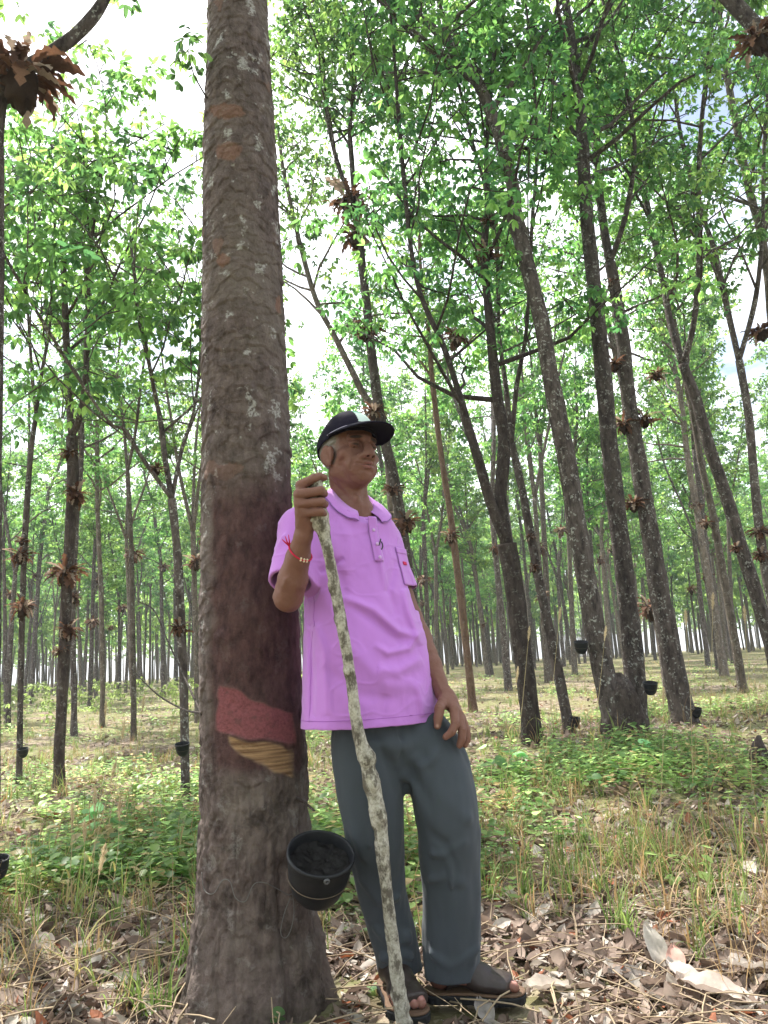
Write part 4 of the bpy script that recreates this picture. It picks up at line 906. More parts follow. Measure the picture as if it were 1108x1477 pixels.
    V, Fq = cat_mesh([rough_tube(main, 16, 60), rough_tube(fork, 10, 40)]+[(a_, b_) for a_, b_ in P1+P2]); mesh('limb', V, fix_tris(Fq), BARK, root)
    tips = np.concatenate([t1, t2]); q = np.stack(proj(tips), 1); tips = tips[~((q[:, 1] > -20) & (q[:, 0] > -40) & (q[:, 0] < 1150))]
    V, Fq, C = crown_mesh(tips, None, r, 1.0); mesh('crown', V, Fq, LEAF, root, col=C)
    sp = [trunk_hit(299, 142, 0), pt(284, 116, 2.33), pt(276, 96, 2.30), pt(270, 62, 2.27)]; V, Fq = tube(spline(np.array(sp), 14), np.linspace(.0035, .0014, 14), 5); o = mesh('sprig', V, fix_tris(Fq), BARK, root)
    tips = np.array([pt(271, 48, 2.27), pt(262, 62, 2.26), pt(279, 66, 2.29), pt(270, 78, 2.27), pt(279, 98, 2.3), pt(268, 108, 2.29)]); V, Fq, C = crown_mesh(tips, None, r, .42, .0); q = mesh('sprig_leaves', V, Fq, LEAF, o, col=C); q.parent = o
    return root
def build_trunk_fittings():
    M_w = m_simple('grey_wire', (.15, .145, .14), .5, .5, .3, 90, .2, .7)
    P = np.array([trunk_hit(x, y, .010) for x, y in spline(np.array([(291, 1258, 0), (295, 1284, 0), (308, 1289, 0), (321, 1270, 0), (332, 1272, 0), (340, 1295, 0), (354, 1300, 0), (366, 1276, 0), (381, 1273, 0), (400, 1282, 0), (416, 1291, 0), (422, 1291, 0), (424, 1320, 0), (418, 1345, 0), (411, 1353, 0), (405, 1345, 0), (410, 1318, 0), (419, 1295, 0)]), 90)[:, :2]])
    V, Fq = tube(P, .0013, 5); tag(mesh('wire', V, fix_tris(Fq), M_w), 'thin grey wire zigzagging round the big trunk with a loop hanging below the cup', 'wire')
    a = trunk_hit(428, 1152, 0); b = pt(453, 1169, 2.20); V, Fq = rough_tube(np.array([(*a, .005), (*(a*.5+b*.5+[0, 0, .004]), .004), (*b, .003)]), 8, 16, .15); tag(mesh('twig_peg', V, fix_tris(Fq), BARKD), 'short dark twig peg stuck in the big trunk above the cup', 'twig')
    c = pt(463, 1232, 2.155); make_cup(c, 'large black latex cup full of dark residue wired to the big trunk', 1.0, (.20, -.50, 1), -1.25)
    # stick
    rows = []
    for x, y, w_ in [(455, 694, 20), (457, 712, 22), (459, 733, 24), (462, 748, 27), (468, 772, 18), (474, 800, 15), (481, 835, 16), (493, 900, 16), (505, 970, 15.5), (514, 1040, 17), (522, 1075, 20), (529, 1092, 26), (531, 1108, 20), (536, 1130, 26), (541, 1150, 21), (546, 1180, 25), (550, 1200, 19), (551, 1222, 21), (555, 1260, 17.5), (563, 1330, 18), (572, 1400, 19.5), (582, 1477, 21), (588, 1512, 21)]:
        p = pt(x, y, np.interp(y, (694, 1512), (2.03, 2.205))); rows.append((*p, w_/2/F*((p-[0, 0, CH])@FW)))
    S = spline(np.array(rows), 520); n = 28; V, Fq = tube(S[:, :3], S[:, 3], n); k = len(S)*n; cc = np.repeat(S[:, :3], n, axis=0); d = V[:k]-cc; nz = fbm(V[:k]*np.array([70, 70, 45]), 4, 91); kn = np.clip(fbm(V[:k]*np.array([26, 26, 22]), 2, 93)-.18, 0, 1)
    V[:k] = cc+d*(1+.14*nz+.9*kn)[:, None]
    m = M('lichen_stick_bark'); o = m.co(); a_ = m.noise(m.mapping(o, (1, 1, .55)), 38, 5, .7); b_ = m.noise(o, 90, 5, .7)
    col = m.mix(m.ramp(a_, (.42, 0), (.52, 1)), m.mix(b_, (.050, .043, .035), (.19, .165, .13)), m.mix(m.ramp(b_, (.3, 0), (.65, 1)), (.20, .18, .14), (.52, .49, .42)))
    st = tag(mesh('walking_stick', V, fix_tris(Fq), m.end(m.bsdf(col, .9, .2, m.bump(b_, .6, .004)))), 'long knobbly pale lichen-covered stick held upright in the right hand of the man', 'stick')
    nub = pt(449, 750, 2.03); V, Fq = rough_tube(np.array([(*pt(460, 745, 2.03), .010), (*nub, .006), (*pt(443, 748, 2.028), .002)]), 10, 14, .1); o = mesh('side_stub', V, fix_tris(Fq), st.data.materials[0], st)
# ------------------------------------------------------------------ trees one can tell apart
def place_tree(spec):
    lab, base, trunk, forks, bark, top, nb, h0 = [spec[k] for k in ('label', 'base', 'trunk', 'forks', 'bark', 'top', 'nb', 'h0')]
    r = np.random.default_rng(spec.get('seed', 1)); G = gpt(*base); Y0 = G[1] if 'Y' not in spec else spec['Y']
    if 'Y' in spec: G = np.array([pt(*base, Y0)[0], Y0, 0.]); G[2] = hgt(G[0], G[1])
    def rows(P, Ys):
        out = []
        for (x, y, w_), Yk in zip(P, Ys):
            p = pt(x, y, Yk); out.append((*p, max(.010, .76*w_/2/F*((p-[0, 0, CH])@FW))))
        return out
    lean = spec.get('lean', 0.)
    R = rows(trunk, [Y0+lean*k/max(1, len(trunk)-1) for k in range(len(trunk))]); R = [(G[0], G[1], G[2]-.12, R[0][3]*1.5), (G[0]*.5+R[0][0]*.5, G[1]*.5+R[0][1]*.5, G[2]*.7+R[0][2]*.3, R[0][3]*1.12)]+R
    if R[2][2] < R[1][2]: R[1] = R[0][:2]+(R[2][2]-.1, R[0][3])
    def extend(R, top):
        a, b = np.array(R[-2]), np.array(R[-1]); d = (b-a)[:3]; d = d/np.linalg.norm(d); d = d*.6+np.array([0, 0, .5]); n = max(2, int((top-b[2])/1.0)); q = b.copy()
        if b[2] > top-.6: return R
        for k in range(n):
            d = d+r.normal(0, .07, 3); dd = d/np.linalg.norm(d); q = np.array([*(q[:3]+dd*(top-b[2])/n), b[3]*(1-(k+1)/(n+.6))+.006]); R = R+[tuple(q)]
        return R
    parts, tips = [], []
    if not forks: R = extend(R, top)
    ln = np.array(R); parts.append(rough_tube(ln, 14, 70, .07, spec.get('seed', 1)))
    leaders = [] if forks else [(ln, h0)]
    for k, f in enumerate(forks):
        st = R[-1] if f[0] is None else None
        FR_ = rows([q for q in f if q is not None], [Y0+lean+spec.get('fdy', .35)*(-1)**k*(j+1)/len(f) for j in range(len([q for q in f if q is not None]))])
        if st is not None: FR_ = [(*st[:3], FR_[0][3])]+FR_
        FR_ = np.array(extend(FR_, top*(1-.07*k))); parts.append(rough_tube(FR_, 10, 50, .07, spec.get('seed', 1)+k)); leaders.append((FR_, h0 if len(forks) < 2 else max(.15, h0-.2)))
    for L_, hh in leaders:
        P_, t_ = limbs_and_tips(L_, r, hh, max(5, int(nb*(.95 if base[0] > 500 else .7)/len(leaders))), spec.get('bl', (.8, 2.0)), spec.get('tw', 4)); parts += P_; tips.append(t_)
    for L_, hh in leaders: tips.append(L_[-1:, :3]+r.normal(0, .25, (5, 3)))
    tips = np.concatenate(tips)
    root = thing('rubber_tree', G, lab, 'tree', 'rubber trees near the clearing')
    V, Fq = cat_mesh(parts); mesh('trunk', V, fix_tris(Fq), bark, root)
    V, Fq, C = crown_mesh(tips, None, r, spec.get('ls', .88), spec.get('young', .14)); mesh('crown', V, Fq, LEAF, root, col=C)
    if spec.get('foot'):
        fp = pt(905, 1068, Y0); h_ = fp[2]; P_ = [(fp[0], Y0, h_-.15, .21), (fp[0], Y0, h_+.10, .175), (fp[0]-.01, Y0, h_+.28, .155), (fp[0]-.01, Y0+.02, h_+.44, .115), (fp[0]-.01, Y0+.03, h_+.54, .04)]
        V, Fq = rough_tube(np.array(P_), 26, 40, .30, 8); mesh('rotten_foot', V, fix_tris(Fq), BARKD, root)
    TREES.append(G[:2])
    ords = ['lowest', 'second lowest', 'third lowest', 'fourth lowest', 'fifth lowest', 'sixth lowest']
    fs = sorted(spec.get('ferns', []), key=lambda f: -f[1])
    for k, (x, y, s, *v) in enumerate(fs):
        p = pt(x, y, Y0+lean*.5-.02); sz = s/F*((p-[0, 0, CH])@FW)
        o = 'only fern' if len(fs) == 1 else ('topmost fern' if k == len(fs)-1 else ords[k]+' fern')
        put_fern(p, sz*1.6, f'{o[:-5]} dried brown fern on the {spec["short"]}', v[0] if v else k % 3, r.uniform(0, 6), r.uniform(.75, 1.1))
    return root, G, Y0
def D_(**k): return k
SPECS = [
 D_(short='left edge trunk with the arching limb', label='rubber tree cut by the left picture edge, thick limb arching over its fern', base=(-16, 1290), trunk=[(-14, 1100, 34), (-10, 700, 31), (-6, 400, 29), (-4, 180, 27), (8, 110, 27)], forks=[[None, (70, 78, 24), (115, 45, 23), (150, 0, 21), (165, -60, 18)], [None, (-20, 20, 18), (-40, -80, 14)]], bark=BARK, top=6.0, nb=8, h0=.7, seed=2, Y=3.5, ferns=[(30, 105, 105, 2)], fdy=.1),
 D_(short='dark forked trunk at the left', label='dark rubber tree at the left, forked high up, carrying several ferns', base=(85, 1142), trunk=[(86, 1080, 20), (92, 950, 21), (98, 820, 20), (105, 700, 21), (104, 630, 22)], forks=[[None, (99, 560, 14), (95, 470, 13), (91, 340, 11), (94, 270, 8)], [None, (120, 580, 12), (127, 470, 11), (126, 380, 10), (134, 330, 7)]], bark=BARKD, top=5.9, nb=24, h0=.5, seed=3, ferns=[(95, 826, 44, 0), (97, 908, 34, 1), (88, 938, 20, 0), (100, 654, 24, 2), (108, 712, 34, 1)]),
 D_(short='slim trunk left of the dark forked one', label='slim grey rubber tree left of the dark forked one', base=(28, 1137), trunk=[(29, 1050, 11), (31, 930, 11), (36, 780, 11), (44, 660, 10), (52, 600, 9)], forks=[[None, (60, 540, 7), (72, 470, 5)], [None, (45, 520, 6), (40, 440, 5)]], bark=BARK, top=5.6, nb=18, h0=.35, seed=4, ferns=[(29, 800, 30, 1), (32, 876, 30, 0), (32, 780, 18, 2)]),
 D_(short='grey trunk just left of the big trunk', label='grey rubber tree just left of the big trunk with a stub and dark cup', base=(267, 1156), trunk=[(267, 1100, 17), (265, 990, 17), (261, 900, 18), (256, 800, 16), (248, 720, 15)], forks=[[None, (238, 660, 11), (232, 610, 10), (222, 560, 8)], [None, (205, 660, 8), (180, 620, 7), (150, 600, 5)], [None, (262, 650, 8), (280, 590, 6)]], bark=BARK, top=4.7, nb=26, h0=.3, seed=5, ferns=[(259, 905, 26, 1), (226, 676, 22, 2)]),
 D_(short='pale slim trunk between the grey and dark forked ones', label='pale slim straight rubber tree between the dark forked trunk and the grey one', base=(193, 1068), trunk=[(193, 1000, 10), (191, 880, 10), (189, 780, 9), (184, 680, 8)], forks=[[None, (178, 610, 6), (170, 540, 5)], [None, (196, 620, 6), (204, 550, 5)]], bark=BARKL, top=7.6, nb=24, h0=.2, seed=6),
 D_(short='second slim trunk near the dark forked one', label='thin rubber tree standing close behind the dark forked trunk', base=(148, 1050), trunk=[(148, 980, 9), (146, 860, 9), (141, 740, 8), (140, 640, 8)], forks=[], bark=BARKL, top=8.0, nb=26, h0=.5, seed=7, ferns=[(160, 905, 10, 1)]),
 D_(short='thin trunk behind the slim left one', label='thin rubber tree with a low fork at the far left behind the slim one', base=(12, 1050), trunk=[(13, 980, 9), (17, 900, 9), (22, 830, 8)], forks=[[None, (10, 760, 6), (-4, 680, 5)], [None, (38, 740, 6), (42, 640, 5)]], bark=BARK, top=7.6, nb=22, h0=.3, seed=8),
 D_(short='mid trunk right of the dark forked one', label='mid-sized rubber tree right behind the fern-laden dark trunk', base=(107, 1062), trunk=[(107, 1000, 11), (105, 880, 11), (110, 760, 10), (118, 650, 9)], forks=[], bark=BARK, top=8.2, nb=26, h0=.5, seed=9, ferns=[(106, 862, 20, 0)]),
 D_(short='fern-hung trunk above the cap', label='fern-hung rubber tree rising behind the head of the man', base=(606, 1015), trunk=[(598, 900, 23), (585, 800, 22), (570, 700, 21), (556, 640, 20), (545, 580, 19), (533, 480, 17), (522, 380, 16), (512, 300, 15)], forks=[[None, (508, 240, 10), (505, 180, 9), (512, 120, 7)], [None, (492, 250, 9), (478, 200, 8), (470, 150, 6)]], bark=BARK, top=9.2, nb=34, h0=.45, seed=10, Y=8.2, ferns=[(503, 287, 52, 1), (513, 340, 44, 0), (525, 476, 38, 2), (540, 594, 30, 0), (567, 706, 26, 2), (586, 752, 42, 1)]),
 D_(short='slanting pale limb', label='slanting pale rubber tree leaning left behind the fern-hung trunk above the cap', base=(580, 1000), trunk=[(556, 640, 12), (520, 560, 13), (480, 480, 11), (455, 430, 10), (430, 340, 9), (408, 240, 7)], forks=[], bark=BARKL, top=8.6, nb=20, h0=.6, seed=11, Y=9.6),
 D_(short='brown slim trunk beside his left hand', label='slim brown rubber tree standing clear just right of his left forearm', base=(683, 1027), trunk=[(678, 980, 15), (668, 890, 14), (657, 800, 13), (648, 730, 12), (637, 660, 11)], forks=[], bark=BARKB, top=9.6, nb=26, h0=.55, seed=12, ferns=[(650, 772, 24, 1)]),
 D_(short='low-forked dark trunk', label='dark rubber tree forking low into two stems right of the man, base in grass', base=(770, 1072), trunk=[(764, 1020, 38), (752, 930, 37), (742, 850, 36), (731, 785, 38)], forks=[[None, (722, 720, 25), (727, 640, 24), (716, 560, 20), (706, 460, 17), (698, 365, 15), (704, 300, 11), (702, 210, 9)], [None, (706, 720, 20), (692, 670, 19), (674, 610, 16), (660, 560, 13), (640, 500, 11), (600, 400, 9)]], bark=BARKD, top=8.6, nb=44, h0=.4, seed=13, ferns=[(703, 366, 30, 1), (707, 318, 22, 2), (658, 486, 28, 0)], fdy=.25),
 D_(short='slim leaning trunk right of the low-forked one', label='slim leaning rubber tree between the low-forked trunk and the curved one', base=(823, 1058), trunk=[(813, 1010, 21), (797, 930, 20), (780, 850, 18), (765, 770, 17), (752, 700, 15), (738, 640, 14)], forks=[[None, (730, 560, 10), (720, 480, 8)], [None, (745, 560, 9), (760, 470, 7)]], bark=BARK, top=9.0, nb=30, h0=.3, seed=14, ferns=[(766, 775, 14, 0), (770, 818, 18, 1)]),
 D_(short='big curved trunk', label='big curved rubber tree bending left to the top, lichen speckled, sharing a rotten foot', base=(897, 1066), trunk=[(880, 1010, 44), (866, 950, 42), (850, 860, 40), (836, 780, 37), (820, 680, 35), (805, 600, 33), (792, 530, 31), (780, 460, 30), (765, 400, 29), (752, 345, 30), (741, 310, 32), (742, 280, 26), (730, 230, 24), (715, 180, 23), (690, 120, 20), (655, 70, 18), (600, 22, 14), (545, -5, 12)], forks=[], bark=BARK, top=9.5, nb=30, h0=.62, foot=1, seed=15, bl=(.9, 2.2)),
 D_(short='straight trunk beside the big curved one', label='tall straight rubber tree beside the big curved one with a pink scar and cup', base=(915, 1058), trunk=[(917, 1000, 42), (912, 930, 39), (903, 850, 36), (893, 760, 35), (884, 690, 33), (876, 600, 31), (868, 520, 30), (858, 420, 27), (848, 330, 25), (842, 240, 24), (838, 170, 20), (828, 80, 17), (815, 0, 15)], forks=[], bark=BARK, top=11, nb=40, h0=.5, seed=16, bl=(.9, 2.2)),
 D_(short='ferned trunk right of the twin foot', label='brown-scarred rubber tree with ferns right of the twin trunks', base=(988, 1043), trunk=[(978, 990, 44), (962, 910, 39), (950, 850, 37), (940, 780, 35), (930, 720, 33), (918, 650, 30), (906, 570, 28), (898, 490, 25), (888, 420, 22), (880, 380, 20)], forks=[[None, (870, 320, 16), (862, 240, 13)], [None, (905, 300, 10), (915, 200, 8)]], bark=BARK, top=10.5, nb=40, h0=.3, seed=17, ferns=[(930, 604, 30, 1), (899, 612, 26, 0), (914, 726, 28, 2), (886, 525, 24, 0), (882, 408, 16, 1)]),
 D_(short='trunk half hidden behind the ferned one', label='rubber tree half hidden behind the ferned trunk right of the twin foot', base=(965, 975), trunk=[(956, 930, 20), (946, 870, 19), (938, 800, 18), (925, 720, 17), (915, 660, 16)], forks=[], bark=BARK, top=10, nb=26, h0=.5, seed=18, ferns=[(938, 876, 34, 1)], Y=10.5),
 D_(short='leaning trunk at the right edge', label='leaning rubber tree at the right edge with a fern and long bare stem', base=(1130, 1000), trunk=[(1112, 930, 26), (1092, 860, 25), (1068, 785, 24), (1046, 710, 23), (1022, 640, 22), (1004, 575, 20), (985, 525, 17)], forks=[[None, (968, 470, 13), (955, 400, 11)], [None, (1000, 470, 12), (1008, 380, 10)]], bark=BARK, top=9.8, nb=36, h0=.3, seed=19, Y=8.2, ferns=[(1062, 790, 20, 1), (947, 540, 24, 2)]),
 D_(short='slender trunk left of the leaning right one', label='slender rubber tree crossing left of the leaning one near the right edge', base=(1072, 1000), trunk=[(1066, 960, 16), (1054, 890, 15), (1040, 810, 14), (1028, 740, 13), (1012, 670, 12), (1000, 600, 11)], forks=[], bark=BARKL, top=10.5, nb=28, h0=.5, seed=20, ferns=[(1018, 755, 16, 0)]),
 D_(short='slim trunk right of the ferned one', label='slim rubber tree with orange ferns between the ferned trunk and the slender one', base=(1045, 975), trunk=[(1034, 900, 14), (1020, 820, 13), (1006, 740, 12), (992, 660, 11), (984, 590, 10)], forks=[], bark=BARKL, top=10.5, nb=28, h0=.5, seed=22, ferns=[(997, 850, 14, 0), (1005, 730, 14, 2)]),
 D_(short='right edge trunk with three ferns', label='rubber tree at the far right edge carrying three ferns in a row', base=(1150, 1000), trunk=[(1120, 900, 18), (1104, 820, 18), (1094, 750, 17), (1088, 690, 16), (1080, 600, 15), (1066, 520, 14)], forks=[[None, (1048, 440, 11), (1030, 360, 10), (1010, 300, 9), (985, 210, 7)], [None, (1090, 430, 10), (1100, 330, 8)]], bark=BARK, top=10, nb=34, h0=.3, seed=23, Y=8.9, ferns=[(1098, 800, 26, 1), (1095, 768, 26, 0), (1098, 478, 36, 2)]),
 D_(short='pale tall stem high on the right', label='pale tall stem leaning left high at the right beyond the nearer trunks', base=(1160, 960), trunk=[(1125, 700, 15), (1108, 400, 15), (1080, 270, 14), (1060, 170, 13), (1046, 90, 12), (1036, 0, 9)], forks=[], bark=BARKL, top=12, nb=26, h0=.5, seed=24, Y=9.6),
 D_(short='limb in the upper right corner', label='near rubber tree outside the right edge whose limb crosses the upper right corner', base=(1330, 1250), trunk=[(1310, 900, 44), (1270, 500, 40), (1220, 240, 38), (1160, 120, 34)], forks=[[None, (1108, 62, 32), (1080, 28, 30), (1045, -8, 27), (1000, -60, 24)], [None, (1190, -40, 26), (1210, -150, 18)]], bark=BARK, top=6.8, nb=14, h0=.65, seed=25, Y=4.6, ferns=[(1092, 56, 50, 2)], fdy=.1),
]
# ------------------------------------------------------------------ the rows beyond
def far_variant(seed):
    r = np.random.default_rng(seed); H_ = r.uniform(10, 13); hf = r.uniform(4.0, 6.2); lx, ly = r.normal(0, .25, 2)
    main = [(0, 0, -.2, .10), (lx*.2, ly*.2, 1.0, .082), (lx*.6, ly*.6, hf*.6, .074), (lx, ly, hf, .068)]; parts = []; tips = []; leaders = []
    if r.random() < .75:
        parts.append(rough_tube(np.array(main), 8, 30, .07, seed)); a0 = r.uniform(0, 6.28)
        for k in range(r.integers(2, 4)):
            a = a0+k*2.2; L = [main[-1][:3]+(.06,)]; q = np.array(L[0][:3]); d = np.array([math.cos(a)*.32, math.sin(a)*.32, 1])
            for s in range(5): d = d+np.array([*r.normal(0, .08, 2), .05]); d[:2] *= .85; q = q+d/np.linalg.norm(d)*(H_-hf)/5; L.append((*q, .055*(1-(s+1)/5.6)))
            parts.append(rough_tube(np.array(L), 6, 22, .06, seed+k)); leaders.append(np.array(L))
    else:
        q = np.array(main[-1][:3])
        for s in range(6): q = q+np.array([*r.normal(0, .16, 2), (H_-hf)/6]); main.append((*q, .08*(1-(s+1)/6.6)))
        parts.append(rough_tube(np.array(main), 8, 50, .07, seed)); leaders.append(np.array(main)[2:])
    for L in leaders:
        P, t = limbs_and_tips(L, r, .12, int(26/len(leaders)), (.7, 2.0), 4); parts += P; tips.append(t)
    V, Fq = cat_mesh(parts); t = np.concatenate(tips); t = t[t[:, 2] > 3.9]; return (V, Fq), crown_mesh(t, None, r, 1.4, .25)
def build_rows():
    r = np.random.default_rng(5); protos = []
    root_lab = 'slender rubber tree in the distant plantation rows, bare below with a light green crown'
    ang = math.radians(24); e1 = np.array([math.sin(ang), math.cos(ang)]); e2 = np.array([math.cos(ang), -math.sin(ang)]); pos = []
    for i in range(-45, 70):
        for j in range(-28, 30):
            p = np.array([.6, 3.0])+e1*i*2.5+e2*j*3.7+r.normal(0, .28, 2); d = math.hypot(*p)
            if p[1] < 12.0 or d > 62 or abs(p[0]) > p[1]*.60+1.5: continue
            if min(np.hypot(*(p-q)) for q in TREES) < 1.3 or r.random() < .10: continue
            if p[1] < 15 and -.7 < p[0]-.02*p[1] < .7: continue
            pos.append((d, p))
    pos.sort(key=lambda a: a[0]); pos = pos[:290]; print('rows', len(pos))
    for k in range(7):
        tr, cr = far_variant(100+k); protos.append((tr, cr))
    first = {}; spots = []
    for n, (d, p) in enumerate(pos):
        k = int(r.integers(0, 7)); g = (p[0], p[1], float(hgt(*p))); root = thing('rubber_tree', g, root_lab, 'tree', 'distant plantation trees')
        s = r.uniform(.82, 1.08)*(.74 if p[0] < 0 and d < 30 else 1); root.scale = (s*r.uniform(.8, 1.1), s*r.uniform(.8, 1.1), s); root.rotation_euler = (r.normal(0, .018), r.normal(0, .018), r.uniform(0, 6.28))
        if k not in first:
            (V, Fq), (V2, F2, C2) = protos[k]; a = mesh('trunk', V, fix_tris(Fq), [BARK, BARKL, BARK, BARKL, BARK, BARKL, BARK][k], root); b = mesh('crown', V2, F2, LEAF, root, col=C2); first[k] = (a, b)
            for o in (a, b): o.parent = root; o.matrix_parent_inverse = Matrix()
        else:
            for q in first[k]:
                c = q.copy(); COL.objects.link(c); c.parent = root; c.matrix_parent_inverse = Matrix()
        if d < 34 and r.random() < .75: spots.append((np.array(g), d))
    for g, d in spots[:46]:
        z = r.uniform(1.6, 5.0); put_fern(np.array([g[0]+r.normal(0, .03), g[1]-.05, g[2]+z]), r.uniform(.35, .65), 'small dried fern on a slender trunk among the distant plantation rows', int(r.integers(0, 3)), r.uniform(0, 6), 1.0)['group'] = 'ferns on the distant trunks'
    return
def build_wood():
    """the trees past the individually built rows: a far wood that reads as one mass"""
    r = np.random.default_rng(44); n = 1500; y = r.uniform(48, 150, n); x = r.uniform(-1.05, 1.05, n)*y; k = (np.hypot(x, y) > 58)&(y > 48); x, y = x[k], y[k]; z = hgt(x, y); parts = []; tips = []
    for a, b, c in zip(x, y, z):
        h = r.uniform(7, 10); l = r.normal(0, .3, 2); parts.append(tube(np.array([(a, b, c-.2), (a+l[0]*.4, b+l[1]*.4, c+h*.5), (a+l[0], b+l[1], c+h)]), [.10, .08, .04], 5, False))
        m = 34; u = r.random(m); q = np.stack([a+l[0]+r.normal(0, 1.0, m), b+l[1]+r.normal(0, 1.0, m), c+3.6+(u**.8)*8.5], 1); tips.append(q)
    V, Fq = cat_mesh(parts); w_ = tag(mesh('distant_wood', V, Fq, BARKL), 'distant wood of thin trunks and green crowns closing the view', 'wood', None, 'stuff')
    V, Fq, C = crown_mesh(np.concatenate(tips), None, r, 4.6, .55); mesh('crown', V, Fq, LEAF, w_, col=C)
    # the same plantation goes on behind the viewpoint and shades it
    parts = []; tips = []
    for k in range(24):
        a, b = r.uniform(-16, 16), -1.6-abs(r.normal(0, 7)); 
        if math.hypot(a, b) < 2.2: continue
        h = r.uniform(4.5, 6); parts.append(tube(np.array([(a, b, -.2), (a, b, h), (a+.3, b, h+4)]), [.13, .10, .03], 6, False)); m = 160; tips.append(np.stack([a+r.normal(0, 1.1, m), b+r.normal(0, 1.1, m), 2.4+r.random(m)*9], 1))
    V, Fq = cat_mesh(parts); w_ = tag(mesh('surrounding_wood', V, Fq, BARKL), 'plantation wood continuing behind the viewpoint', 'wood', None, 'stuff')
    V, Fq, C = crown_mesh(np.concatenate(tips), None, r, 2.2, .2); mesh('crown', V, Fq, LEAF, w_, col=C)
